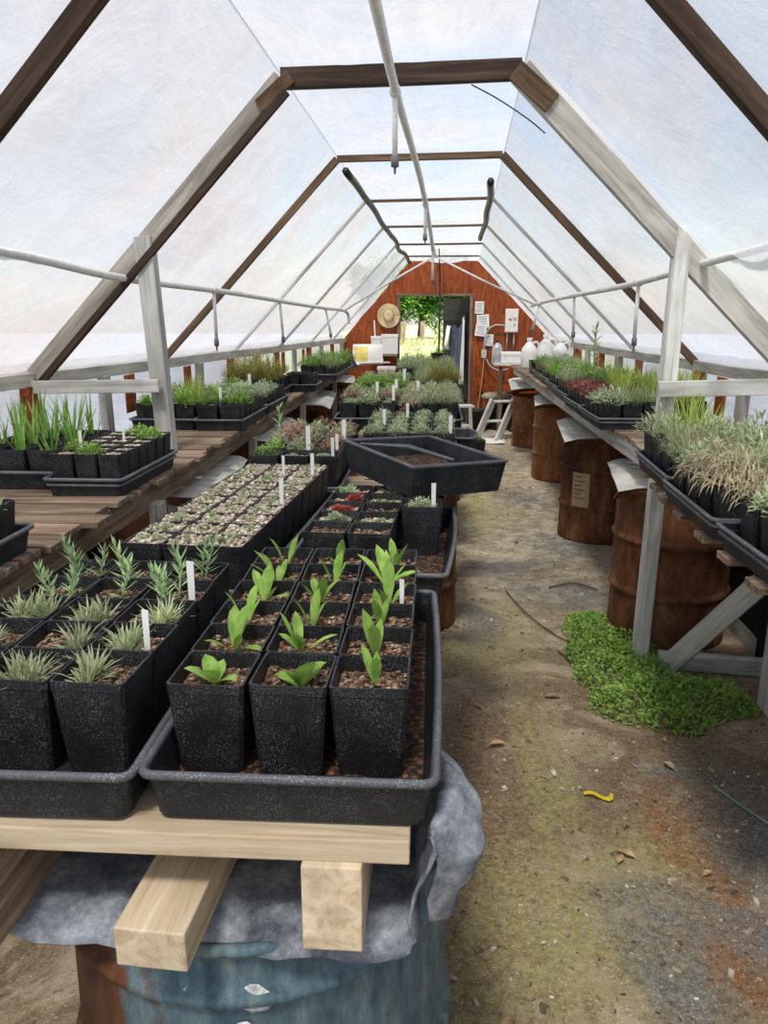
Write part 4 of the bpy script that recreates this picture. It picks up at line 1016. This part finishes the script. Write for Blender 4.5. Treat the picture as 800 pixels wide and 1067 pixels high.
# ------------------------------------------------------------------ water pipes
def pipe(name, pts, r, label, cat='pipe', group=None, mat=PVC, drops=()):
    rt = root(name, pts[0], label, cat, group)
    o = Vector(pts[0]); g = G(); g.tube([Vector(p)-o for p in pts], r, 10); g.build('pipe_run', mat, rt, smooth=True)
    for d in drops:
        p = Vector(d[0])-o; L = d[1]; tl = d[2] if len(d) > 2 else (0, 0)
        g = G(); e = p+Vector((tl[0], tl[1], -L)); g.tube([p, e], r*.62, 8); q = g.build('riser', mat, rt, smooth=True)
        g = G(); g.tube([e+Vector((0, 0, .015)), e-Vector((0, 0, .03))], [r*.9, r*.9], 8); g.tube([e-Vector((0, 0, .03)), e-Vector((0, 0, .06))], [r*.4, r*.25], 6); g.build('nozzle', PVC_GREY, q, smooth=True)
        g = G(); g.tube([p+Vector((0, -.03, 0)), p+Vector((0, .03, 0))], r*1.3, 8); g.build('tee_fitting', mat, rt, smooth=True)
    return rt
fm = {}; FV, FF, FI, FMATS = [], [], [], []
for me, M in FAR:
    o_ = len(FV); FV += [tuple(M @ v.co) for v in me.vertices]
    mt = me.materials[0]
    if mt not in FMATS: FMATS.append(mt)
    k = FMATS.index(mt)
    for p in me.polygons: FF.append([i+o_ for i in p.vertices]); FI.append(k)
me = bpy.data.meshes.new('distant_potted_plants'); me.from_pydata(FV, [], FF); me.update()
for m_ in FMATS: me.materials.append(m_)
for p, k in zip(me.polygons, FI): p.material_index = k
fo = bpy.data.objects.new('distant_potted_plants', me); COL.objects.link(fo)
tag(fo, 'crowded small potted plants filling the distant halves of all three benches', 'potted plants', kind='stuff')
def spl(P, n=8):
    P = [Vector(p) for p in P]; out = []
    for i in range(len(P)-1):
        a, b, c, d = P[max(i-1, 0)], P[i], P[i+1], P[min(i+2, len(P)-1)]
        for k in range(n):
            t = k/n; out.append(.5*((2*b)+(-a+c)*t+(2*a-5*b+4*c-d)*t*t+(-a+3*b-3*c+d)*t**3))
    return out+[P[-1]]
pipe('water_pipe', spl([(-1.66, 1.2, 2.06), (-1.60, 2.9, 2.03), (-1.505, 3.80, 1.975), (-1.38, 5.4, 1.95), (-1.227, 7.2, 1.90), (-1.09, 8.2, 1.87), (-1.02, 9.4, 1.84), (-1.0, 9.5, 1.70)]), .018,
     'white plastic water pipe sagging along the left roof slope', 'water pipe', 'white water pipes', drops=(((-1.40, 5.05, 1.955), .32), ((-1.275, 6.6, 1.92), .31, (.02, 0)), ((-1.10, 8.15, 1.87), .26, (.05, 0))))
pipe('water_pipe', spl([(1.30, 1.2, 2.12), (1.287, 3.1, 2.06), (1.263, 3.80, 2.035), (1.19, 4.9, 1.98), (1.14, 6.5, 1.955), (1.135, 8.3, 1.93), (1.10, 8.9, 1.90)]), .018,
     'white plastic water pipe along the right roof slope', 'water pipe', 'white water pipes', drops=(((1.20, 4.75, 1.985), .33), ((1.14, 6.5, 1.955), .30, (.01, 0)), ((1.12, 8.4, 1.92), .26, (-.06, 0))))
pipe('water_pipe', spl([(-.22, 1.5, 2.74), (-.19, 2.6, 2.73), (-.175, 3.82, 2.765), (-.10, 5.4, 2.70), (-.05, 7.0, 2.63), (.0, 8.4, 2.46), (.02, 8.8, 2.44)]), .020,
     'white plastic water pipe running under the middle of the ceiling', 'water pipe', 'white water pipes', drops=(((-.178, 3.75, 2.76), .28), ((-.065, 6.5, 2.65), .24), ((.0, 8.4, 2.46), .3)))
pipe('brace_pipe', [(.02, 8.75, 2.42), (-.55, 9.0, 2.12), (-1.02, 9.3, 1.86)], .011, 'thin white pipe slanting from the ceiling pipe down to the left', 'pipe', 'slanting pipes')
pipe('brace_pipe', [(.02, 8.75, 2.42), (.55, 8.7, 2.16), (1.10, 8.75, 1.92)], .011, 'thin white pipe slanting from the ceiling pipe down to the right', 'pipe', 'slanting pipes')
# thin wire across the truss corner
g = G(); g.tube(spl([(.16, 3.82, 2.80), (.28, 3.82, 2.74), (.42, 3.84, 2.66), (.50, 3.84, 2.60)]), .003, 4); tag(g.build('hanging_wire', DARKP), 'thin dark wire looping below the right corner of the grey truss', 'wire')
# hanging basket on its rod
hb = root('hanging_basket', (.093, 10.0, 1.22), 'black hanging basket on a long dark rod in front of the doorway', 'hanging basket')
g = G(); g.lathe([(0, 0), (.07, 0), (.105, .11), (.112, .115), (.100, .115), (.09, .10), (0, .095)], 20); g.build('basket', DARKP, hb, smooth=True)
g = G(); g.tube([(0, 0, .10), (0, 0, .40), (.0, 0, .98), (-.02, -.2, 1.36)], [.012, .013, .013, .006], 8); g.build('rod', DARKP, hb)
g = G(); g.tube([(-.105, 0, .11), (-.05, 0, .26), (0, 0, .36)], .003, 4); g.tube([(.105, 0, .11), (.05, 0, .26), (0, 0, .36)], .003, 4); g.build('hanger_wire', DARKP, hb)
inst('plant', plant_mesh('herb'), hb, (0, 0, .09), 0, .8)

# ------------------------------------------------------------------ end wall things
YW = 12.97
h = root('straw_hat', (-.707, YW, 1.79), 'wide straw hat with a dark band hanging on the red wall', 'hat')
g = G()
def brim(u, v):
    a = 2*PI*u; r = lerp(.085, .19, v); x, z = r*.98*math.cos(a), r*1.02*math.sin(a)
    return (x, -.012 - .055*v*v*abs(math.cos(a))**1.5 - .006*math.sin(3*a)*v, z)
g.grid(brim, 48, 8); o = g.build('brim', STRAW, h, smooth=True); s = o.modifiers.new('solid', 'SOLIDIFY'); s.thickness = .005
g = G(); pr = [(.09, -.012), (.088, -.05), (.080, -.10), (.062, -.125), (.03, -.118), (0, -.112)]
K = 32; vs = [(r*math.cos(2*PI*j/K)*.92, d, r*math.sin(2*PI*j/K)*1.05) for r, d in pr for j in range(K)]
g.add(vs, [(i*K+j, (i+1)*K+j, (i+1)*K+(j+1) % K, i*K+(j+1) % K) for i in range(len(pr)-1) for j in range(K)]); g.build('crown', STRAW, h, smooth=True)
g = G(); vs = [(r*math.cos(2*PI*j/K)*.92, d, r*math.sin(2*PI*j/K)*1.05) for r, d in ((.0925, -.014), (.092, -.036)) for j in range(K)]
g.add(vs, [(j, K+j, K+(j+1) % K, (j+1) % K) for j in range(K)]); g.build('hat_band', BAND, h, smooth=True)
def paper(x0, x1, z0, z1, y, label, rot=0, lines=5, mat=None, sag_=0):
    o = root('paper_sheet', ((x0+x1)/2, y, (z0+z1)/2), label, 'paper', 'papers pinned to the red wall', rot=(0, rot, 0))
    w, hh = (x1-x0)/2, (z1-z0)/2; g = G()
    g.grid(lambda u, v: (lerp(-w, w, u), -.006*math.sin(PI*u)-.02*max(0, .4-v)**2*sag_-.002, lerp(-hh, hh, v)), 8, 8); p = g.build('sheet', mat or PAPER, o); s = p.modifiers.new('solid', 'SOLIDIFY'); s.thickness = .0015
    g = G()
    for k in range(lines):
        z = hh*.65 - k*hh*1.3/max(1, lines-1); g.box((-w*.1*(k % 2), -.011, z), (w*1.4*(1-.25*(k % 3 == 2)), .001, .006))
    g.build('writing', INK, o)
paper(.695, .838, 1.823, 2.018, YW, 'single white paper pinned highest beside the doorway')
paper(.73, .93, 1.60, 1.81, YW, 'upper white paper of the overlapping pair beside the doorway', R_(-4))
paper(.71, .89, 1.47, 1.66, YW-.012, 'lower white paper overlapping another, beside the doorway', R_(6), sag_=1)
paper(.864, 1.005, 1.315, 1.50, YW, 'lowest white paper on the red wall, right of the doorway', R_(3))
b = root('electric_box', (1.284, YW, 1.535), 'cream electrical box on the red wall with a conduit below', 'electric box')
g = G(); g.box((0, -.06, .18), (.205, .12, .37)); fin(g.build('housing', CREAM, b), .008)
g = G(); g.box((0, -.123, .18), (.185, .006, .34)); fin(g.build('cover', CREAM, b), .003)
g = G(); g.box((.045, -.129, .21), (.045, .008, .05)); g.box((.045, -.129, .12), (.03, .008, .035)); g.build('switch', GREY_M, b)
g = G(); g.box((-.03, -.128, .20), (.05, .003, .03)); g.build('sticker', plain('red_sticker', (.5, .12, .12)), b)
g = G(); g.tube([(-.06, -.05, 0), (-.06, -.05, -.33)], .014, 8); g.build('conduit', GREY_M, b, smooth=True)
g = G(); g.tube([(.05, -.05, 0), (.05, -.05, -.30)], .014, 8); g.build('conduit', GREY_M, b, smooth=True)
g = G(); g.tube(spl([(-.10, -.05, .10), (-.25, -.05, .11), (-.36, -.05, .04), (-.42, -.05, -.10), (-.425, -.05, -.30)]), .013, 8); g.build('cable', GREY_M, b, smooth=True)
b = root('outlet_box', (.86, YW, 1.12), 'small pale outlet box on the red wall under the papers', 'outlet')
g = G(); g.box((0, -.03, .065), (.075, .06, .13)); fin(g.build('housing', CREAM, b), .006)
g = G(); g.box((0, -.062, .09), (.03, .006, .03)); g.box((0, -.062, .04), (.03, .006, .03)); g.build('socket', GREY_M, b)
g = G(); g.tube(spl([(.86, 12.93, 1.12), (.85, 12.91, .9), (.82, 12.90, .6), (.77, 12.9, .2), (.74, 12.85, .02)]), .010, 6); tag(g.build('power_lead', ORANGEC, smooth=True), 'tan cord hanging from the outlet down the red wall', 'cord')
g = G(); g.tube(spl([(.90, 12.92, 1.10), (.98, 12.9, .98), (1.12, 12.88, .92), (1.25, 12.85, .95)]), .013, 6); tag(g.build('drain_hose', GREY_M, smooth=True), 'grey hose curving from the outlet box to the right', 'hose')

# shelf and boxes left of the doorway
lumber('wall_shelf', (-1.05, 12.82, 1.17), (-.56, 12.82, 1.17), .28, .03, WOOD_SLAT, 'wooden wall shelf left of the doorway under the hat', 'shelf')
def boxy(name, c, d, mat, label, cat, rz=0, lid=True, group=None, lidm=None):
    o = root(name, (c[0], c[1], c[2]), label, cat, group, rz)
    g = G(); g.box((0, 0, d[2]/2), d); fin(g.build('body', mat, o), .005)
    if lid:
        g = G(); g.box((0, 0, d[2]-.015), (d[0]+.012, d[1]+.012, .05)); fin(g.build('lid', lidm or mat, o), .004)
    return o
boxy('white_box', (-.68, 12.80, 1.19), (.26, .2, .30), PAPER, 'white carton standing on the shelf under the hat', 'box')
boxy('white_box', (-.90, 12.82, 1.19), (.16, .18, .27), PAPER, 'narrower white carton at the left end of the wall shelf', 'box')
boxy('cardboard_box', (-.72, 12.55, .82), (.28, .2, .17), CARD, 'brown carton with white lid below the wall shelf by the doorway', 'box', lidm=WHITE_P)
lumber('low_shelf', (-1.15, 12.72, .80), (-.56, 12.72, .80), .50, .03, WOOD_SLAT, 'lower wooden shelf left of the doorway, carrying a carton', 'shelf')
g = G(); g.tube([(-.93, 12.93, 1.45), (-.945, 12.93, 1.72)], .012, 8); tag(g.build('white_stick', WHITE_P), 'white stick leaning on the wall left of the hat', 'stick')
o = root('seed_bag', (-.90, 11.05, 1.125), 'yellow and white printed bag at the far end of the left bench', 'bag')
g = G(); g.grid(lambda u, v: (lerp(-.21, .21, u)+.01*math.sin(v*9), (-.05*math.sin(PI*u))*math.sin(PI*(.15+.84*v)), v*.28), 14, 10); g.grid(lambda u, v: (lerp(.21, -.21, u), (.05*math.sin(PI*u))*math.sin(PI*(.15+.84*v)), v*.28), 14, 10); g.build('bag_body', PAPER, o, smooth=True)
g = G(); g.grid(lambda u, v: (lerp(-.19, .0, u), -.055*math.sin(PI*(.05+.45*u))*math.sin(PI*min(1, .1+v*.7+.15))-.006, .05+v*.2), 8, 6); g.build('print_panel', YELLOWPRINT, o, smooth=True)
o = root('funnel', (-1.06, 10.4, 1.12), 'dark upturned funnel on the far left bench beside the printed bag', 'funnel')
g = G(); g.lathe([(.085, 0), (.08, .02), (.018, .13), (.012, .20), (.008, .20), (.013, .13), (.075, .02), (.08, 0)], 20); g.build('funnel_body', DARKP, o, smooth=True)
g = G(); g.tube([(.086*math.cos(2*PI*i/24), .086*math.sin(2*PI*i/24), .004) for i in range(24)], .005, 6, closed=True); g.build('rim', DARKP, o)
for i, (x, y, rz, lb) in enumerate(((-.98, 11.0, .3, 'loose whitish board on the far end of the left bench'), (-.80, 11.05, -.2, 'second loose board beside the printed bag'))):
    lumber('loose_board', (x-.2, y-.1, 1.13+.02*i), (x+.2, y+.12+rz*.2, 1.13+.02*i), .10, .018, WOOD_WHITE, lb, 'board', 'loose boards')

# potting ledge right of the doorway
PL = root('potting_ledge', (1.35, 12.15, 0), 'white potting ledge against the red wall at the right', 'ledge')
lumber('ledge_board', (.95, 12.15, 1.08), (1.75, 12.15, 1.08), .60, .035, WOOD_WHITE, parent=PL)
lumber('leg', (1.05, 11.92, 0), (1.05, 11.92, 1.06), .06, .06, WOOD_BROWN, parent=PL)
lumber('leg', (1.68, 11.92, 0), (1.68, 11.92, 1.06), .06, .06, WOOD_BROWN, parent=PL)
boxy('white_tub', (1.20, 12.0, 1.10), (.30, .25, .15), WHITE_P, 'white tub standing on the potting ledge', 'tub')
o = root('metal_canister', (1.0, 12.05, 1.10), 'grey metal canister at the left end of the potting ledge', 'canister')
g = G(); g.lathe([(0, 0), (.075, 0), (.078, .01), (.078, .22), (.05, .27), (.03, .275), (.03, .31), (0, .31)], 20); g.build('canister_body', GREY_M, o, smooth=True)
g = G(); g.lathe([(0, .335), (.034, .335), (.036, .305)], 16); g.build('cap', DARKP, o)
def jug(x, y, z, label, s=1, mat=None):
    o = root('plastic_jug', (x, y, z), label, 'jug', 'white plastic jugs')
    g = G(); pr = []
    K = 20
    for r, zz in ((0, 0), (.075, 0), (.08, .01), (.08, .15), (.070, .19), (.035, .235), (.022, .25), (.022, .275)):
        pr.append((r*s, zz*s))
    g.lathe(pr, K); g.build('jug_body', WHITE_P, o, smooth=True)
    g = G(); g.lathe([(.026*s, .262*s), (.026*s, .29*s), (0, .29*s)], 16); g.build('cap', mat or PAPER, o)
    g = G(); g.tube(spl([(.03*s, 0, .24*s), (.075*s, 0, .245*s), (.098*s, 0, .19*s), (.082*s, 0, .12*s)]), .011*s, 8); g.build('handle', WHITE_P, o, smooth=True)
jug(1.30, 10.55, ZB, 'leftmost white jug at the far end of the right bench', 1.35); jug(1.52, 10.6, ZB, 'middle white jug at the far end of the right bench', 1.5); jug(1.72, 10.6, ZB, 'rightmost white jug at the far end of the right bench', 1.3)
for i, (x, y) in enumerate(((1.24, 9.4), (1.36, 9.42), (1.25, 9.62))):
    pot(x, y, ZB, .12, .15, 'none', '%s empty black pot at the far end of the right bench' % ['nearest left', 'nearest right', 'rear'][i], None)
block(1.22, 9.75, ZB, 3, 2, .14, .2, .15, 'light', 'far end of the right bench', 'far right bench pots', w=.13, ps=1.2, far=True)

# things on the floor at the far end
o = root('step_stool', (.98, 11.45, 0), 'white wooden step ladder leaning open by the far drum', 'step ladder')
for sx in (-.16, .16):
    lumber('side_rail', (.98+sx-.16, 11.25+sx*.3, .01), (.98+sx+.10, 11.55+sx*.3, .58), .04, .12, WOOD_WHITE, parent=o)
lumber('step', (.80, 11.42, .28), (1.12, 11.50, .28), .14, .022, WOOD_WHITE, parent=o); lumber('step', (.92, 11.52, .56), (1.24, 11.60, .56), .16, .022, WOOD_WHITE, parent=o)
lumber('rear_brace', (1.02, 11.80, .01), (1.06, 11.64, .5), .03, .05, WOOD_WHITE, parent=o)
o = root('work_stool', (.47, 11.45, 0), 'grey white wooden stool at the end of the centre bench', 'stool')
lumber('seat', (.32, 11.42, .50), (.62, 11.48, .50), .24, .03, WOOD_WHITE, parent=o)
for sx, sy in ((-.1, -.08), (.11, -.08), (-.1, .08), (.11, .08)): lumber('leg', (.47+sx*1.25, 11.45+sy*1.2, 0), (.47+sx, 11.45+sy, .485), .05, .05, WOOD_WHITE, parent=o)
lumber('stretcher', (.36, 11.36, .22), (.59, 11.36, .22), .02, .04, WOOD_WHITE, parent=o)
pot(.545, 10.2, .005, .19, .20, 'light', 'black pot with a bright green plant standing on the aisle floor', None, ps=1.1)
pot(.66, 10.35, .005, .17, .16, 'herb', 'darker pot standing behind the bright green floor pot', None, ps=.9)
o = root('yellow_bucket', (.33, 10.0, .0), 'tan yellow bucket on the floor beside the centre bench end', 'bucket')
g = G(); g.lathe([(0, 0), (.11, 0), (.135, .24), (.142, .245), (.142, .26), (.128, .26), (.105, .02), (0, .02)], 24); g.build('bucket_body', plain('tan_plastic', (.48, .32, .10)), o, smooth=True)
g = G(); g.tube(spl([(-.14, 0, .25), (-.12, -.08, .17), (0, -.15, .12), (.12, -.08, .17), (.14, 0, .25)]), .004, 6); g.build('handle', GREY_M, o)
def tub(x, y, r, h_, label):
    o = root('black_tub', (x, y, .003), label, 'tub', 'black tubs at the end wall')
    g = G(); g.lathe([(0, 0), (r*.82, 0), (r, h_), (r*1.05, h_), (r*1.05, h_-.02), (r*1.0, h_-.02)][:4]+[(r*.96, h_), (r*.8, .03), (0, .03)], 22); g.build('tub_body', DARKP, o, smooth=True)
    g = G(); g.tube([(r*1.02*math.cos(2*PI*i/24), r*1.02*math.sin(2*PI*i/24), h_) for i in range(24)], .009, 6, closed=True); g.build('rim', DARKP, o, smooth=True)
tub(.72, 12.3, .17, .34, 'black tub on the floor beneath the papers'); tub(1.10, 12.55, .19, .42, 'larger black tub behind the white step ladder'); tub(1.38, 12.35, .17, .36, 'black tub in the corner under the potting ledge')
g = G(); g.grid(lambda u, v: (.62+.45*u+.05*v, 11.0+.6*v, .018+.02*noise.noise((u*4, v*4, 3))), 8, 8); o = g.build('floor_paper', PAPER, smooth=True); s = o.modifiers.new('solid', 'SOLIDIFY'); s.thickness = .004
tag(o, 'crumpled white sheet lying on the floor by the far drum', 'paper')
# brown sacks heap
for i, (x, y, z, s_, lb) in enumerate(((1.05, 12.5, .46, .16, 'dusty olive sack lying on the larger black tub'), (.85, 12.65, .02, .18, 'dark folded sack on the floor under the red wall'))):
    o = root('old_sack', (x, y, z), lb, 'sack', 'old sacks')
    g = G(); g.grid(lambda u, v: (s_*1.5*math.cos(2*PI*u)*math.sin(PI*v)**.6, s_*math.sin(2*PI*u)*math.sin(PI*v)**.6, s_*.45*(1-math.cos(PI*v)) + .03*noise.noise((u*6, v*5, i))), 26, 12); g.build('sack_body', plain('sackcloth', ((.30, .27, .17), (.05, .05, .06))[i], .9, .3), o, smooth=True)
    g = G(); g.tube([(-.03+s_*1.25, 0, s_*.4), (s_*1.55, .02, s_*.45)], [.03, .045], 8); g.build('tied_end', plain('sackcloth_end', ((.30, .27, .17), (.05, .05, .06))[i], .9, .3), o)

# ------------------------------------------------------------------ green weeds and floor litter
g = G(); r = random.Random(3)
LOBES = ((1.02, 4.05, .25, .5), (1.0, 3.65, .26, .5), (1.12, 3.42, .30, .3), (1.34, 3.42, .22, .18))
k = 0
while k < 5200:
    x, y = r.uniform(.72, 1.62), r.uniform(3.08, 4.55)
    e = max(1-((x-a)/c)**2-((y-b)/d)**2 for a, b, c, d in LOBES) + .5*noise.noise((x*5, y*5, 0))
    if e < .03: continue
    if math.hypot(x-1.395, y-4.33) < .33: continue
    k += 1
    hh = .105*min(1, e*1.7)*(.75+.6*noise.noise((x*6, y*6, 4)))
    z = max(.006, hh*r.uniform(.4, 1.05))
    g.leaf((x, y, z), r.uniform(0, 6.28), R_(r.uniform(-15, 60)), r.uniform(.016, .030), r.uniform(.011, .017), r.uniform(0, .8), 2, 'oval', .2)
    if k % 6 == 0: g.tube([(x, y, 0), (x+.005, y, z)], .0014, 3)
tag(g.build('weed_patch', L_DARK), 'low patch of green weeds spreading round the foot of the right post', 'weeds', kind='stuff')
o = root('plastic_strip', (.66, 2.63, .012), 'bright yellow plastic strip lying on the sandy path', 'plastic strip', rz=R_(-12))
g = G(); g.grid(lambda u, v: (-.05+.1*u, (v-.5)*(.018+.012*(u > .85)) + .004*math.sin(u*5), .004+.006*math.sin(u*6)), 12, 2); b = g.build('strip_body', YELLOW, o); s = b.modifiers.new('solid', 'SOLIDIFY'); s.thickness = .003
g = G(); g.box((.052, 0, .006), (.012, .036, .008)); fin(g.build('strip_end', YELLOW, o), .002)
def deadleaf(x, y, L, rz, label):
    g = G(); g.leaf((-L/2, 0, .006), 0, R_(12), L, L*.5, .5, 6, 'oval', .35); g.tube([(-L/2-.02, 0, .003), (-L/2, 0, .006)], .0012, 4)
    o = g.build('dead_leaf', L_DEAD); o.location = (x, y, .008); o.rotation_euler = (0, 0, rz); tag(o, label, 'leaf', 'dead leaves on the path')
for (x, y, L, rz, lb) in ((.30, 2.98, .07, .2, 'dry leaf on the path nearest the draped fabric'), (.60, 3.42, .08, 0, 'dark dry leaf at the near edge of the weeds'), (.70, 2.3, .06, 2.6, 'curled dry leaf below the yellow strip'), (.66, 2.27, .05, 1, 'dry leaf touching the curled one below the yellow strip'),
                          (.93, 2.22, .04, .6, 'small dark leaf on the orange stain'), (1.0, 2.85, .06, 2, 'pale dry leaf right of the yellow strip'), (.22, 1.62, .06, .9, 'broad dry leaf at the foot of the blue drum'), (.25, 3.3, .06, 2.2, 'dry leaf beside the centre bench, beyond the fabric')):
    deadleaf(x, y, L, rz, lb)
g = G(); r = random.Random(11)
for i in range(3600):
    x, y = r.uniform(.08, 1.6), r.uniform(1.2, 9.5)**1.0
    if r.random() > 1.4/(.4+y*.35): continue
    s_ = r.uniform(.0025, .008) if i % 9 else r.uniform(.009, .016); rot = Matrix.Rotation(r.uniform(0, PI), 3, 'Z') @ Matrix.Rotation(r.uniform(-.5, .5), 3, 'X')
    z = noise.noise((x*2.2, y*2.2, 0))*.010 + noise.noise((x*7, y*7, 3))*.004
    g.box((x, y, z+s_*.25), (s_*2.0, s_, s_*.5), rot)
tag(g.build('floor_grit', SOIL_L if 'SOIL_L' in globals() else chips('litter', [(0, (.12, .08, .05)), (.5, (.36, .27, .18)), (1, (.70, .63, .52))], 22), recentre=False), 'scattered chips and grit on the sandy path', 'grit', kind='stuff')
g = G(); g.tube(spl([(.72, 3.95, .012), (.80, 3.7, .02), (.86, 3.5, .012)]), .004, 5); tag(g.build('twig', TREEBARK), 'thin twig lying left of the weeds', 'twig')
g = G(); g.tube(spl([(.82, 4.98, .012), (1.0, 5.05, .02), (1.14, 4.95, .012)]), .006, 5); tag(g.build('twig', TREEBARK), 'dark twig lying by the big right drum', 'twig')

g = G(); g.tube(spl([(.52, 4.9, .012), (.60, 4.5, .02), (.72, 4.2, .014), (.80, 4.05, .02)]), .0035, 5); tag(g.build('floor_wire', DARKP), 'thin dark wire curving over the path toward the weeds', 'wire')
g = G(); g.tube(spl([(1.13, 2.72, .015), (1.18, 2.6, .02), (1.27, 2.45, .015)]), .004, 5); tag(g.build('twine', plain('green_twine', (.22, .33, .28))), 'short green twine on the dark ground at the right of the path', 'twine')
# ------------------------------------------------------------------ garden outside
def tree(x, y, H, R, n, label, seed, mat=L_TREE):
    rr = random.Random(seed); z0 = gz(y)-.05
    t = root('garden_tree', (x, y, z0), label, 'tree', 'trees beyond the doorway')
    g = G(); g.tube([(0, 0, 0), (.05, 0, H*.3), (-.04, .05, H*.6)], [R*.10, R*.08, R*.04], 9)
    for k in range(5): a = k*1.26; g.tube([(0, 0, H*.3+.1*k), (R*.5*math.cos(a), R*.5*math.sin(a), H*.5+.1*k)], [R*.05, R*.015], 6)
    g.build('trunk', TREEBARK, t, smooth=True)
    g = G(); cl = [(rr.uniform(-.6, .6)*R, rr.uniform(-.6, .6)*R, H*rr.uniform(.24, .9), R*rr.uniform(.3, .5)) for _ in range(16)]
    for i in range(n):
        c = rr.choice(cl); u = Vector((rr.gauss(0, 1), rr.gauss(0, 1), rr.gauss(0, 1))).normalized()*c[3]*rr.uniform(.6, 1.05)
        g.leaf((c[0]+u.x, c[1]+u.y, c[2]+u.z), rr.uniform(0, 6.28), R_(rr.uniform(-40, 40)), rr.uniform(.10, .18), rr.uniform(.06, .10), .4, 2, 'oval', .2)
    g.build('crown', mat, t)
for (x, y, H, R, k, lb) in ((-1.45, 21.5, 2.2, .85, 1, 'small green tree at the left side of the doorway view'), (-.35, 22.5, 2.3, .95, 2, 'small green tree at the middle of the doorway view'), (.75, 22.0, 2.2, .85, 3, 'small green tree behind the open door'),
                            (-1.1, 25.8, 2.7, 1.1, 4, 'taller green tree behind, left in the doorway view'), (.55, 27.5, 2.8, 1.2, 5, 'taller green tree behind, right in the doorway view')):
    tree(x, y, H, R, 3600, lb, k)
g = G(); rr = random.Random(5)
for i in range(5200):
    x, y = rr.uniform(-2.2, 2.2), 13.3+9*rr.random()**1.5
    g.leaf((x, y, gz(y)), rr.uniform(0, 6.28), R_(rr.uniform(55, 88)), rr.uniform(.10, .32), .02, rr.uniform(.1, .8), 3, 'blade', .2)
tag(g.build('meadow_grass', L_MEADOW), 'sunlit long grass growing outside the doorway', 'grass', kind='stuff')
for (x, y, s_, lb) in ((.05, 15.0, 1.1, 'tall yellow-green weed clump just outside the doorway'), (-.35, 16.4, .9, 'lower weed clump outside, left in the doorway'), (.3, 17.5, 1.2, 'far weed clump outside the doorway')):
    g = G(); rr = random.Random(int(x*100)+7)
    for i in range(260):
        a = rr.uniform(0, 6.28); q = .3*s_*math.sqrt(rr.random()); z = gz(y)+s_*rr.uniform(.1, 1)
        g.leaf((x+q*math.cos(a), y+q*math.sin(a), z), a, R_(rr.uniform(0, 70)), .13, .045, .4, 2, 'oval', .2)
    for i in range(14): a = rr.uniform(0, 6.28); g.tube([(x, y, gz(y)-.02), (x+.15*s_*math.cos(a), y+.15*s_*math.sin(a), gz(y)+.9*s_)], .008, 4)
    tag(g.build('weed_clump', L_MEADOW), lb, 'weeds')
for x, y, lb in ((-.75, 20.5, 'left brown garden post far beyond the doorway'), (-.25, 21.0, 'right brown garden post far beyond the doorway')):
    lumber('garden_post', (x, y, gz(y)-.05), (x, y, gz(y)+.62), .13, .13, WOOD_SLAT, lb, 'post', 'garden posts')
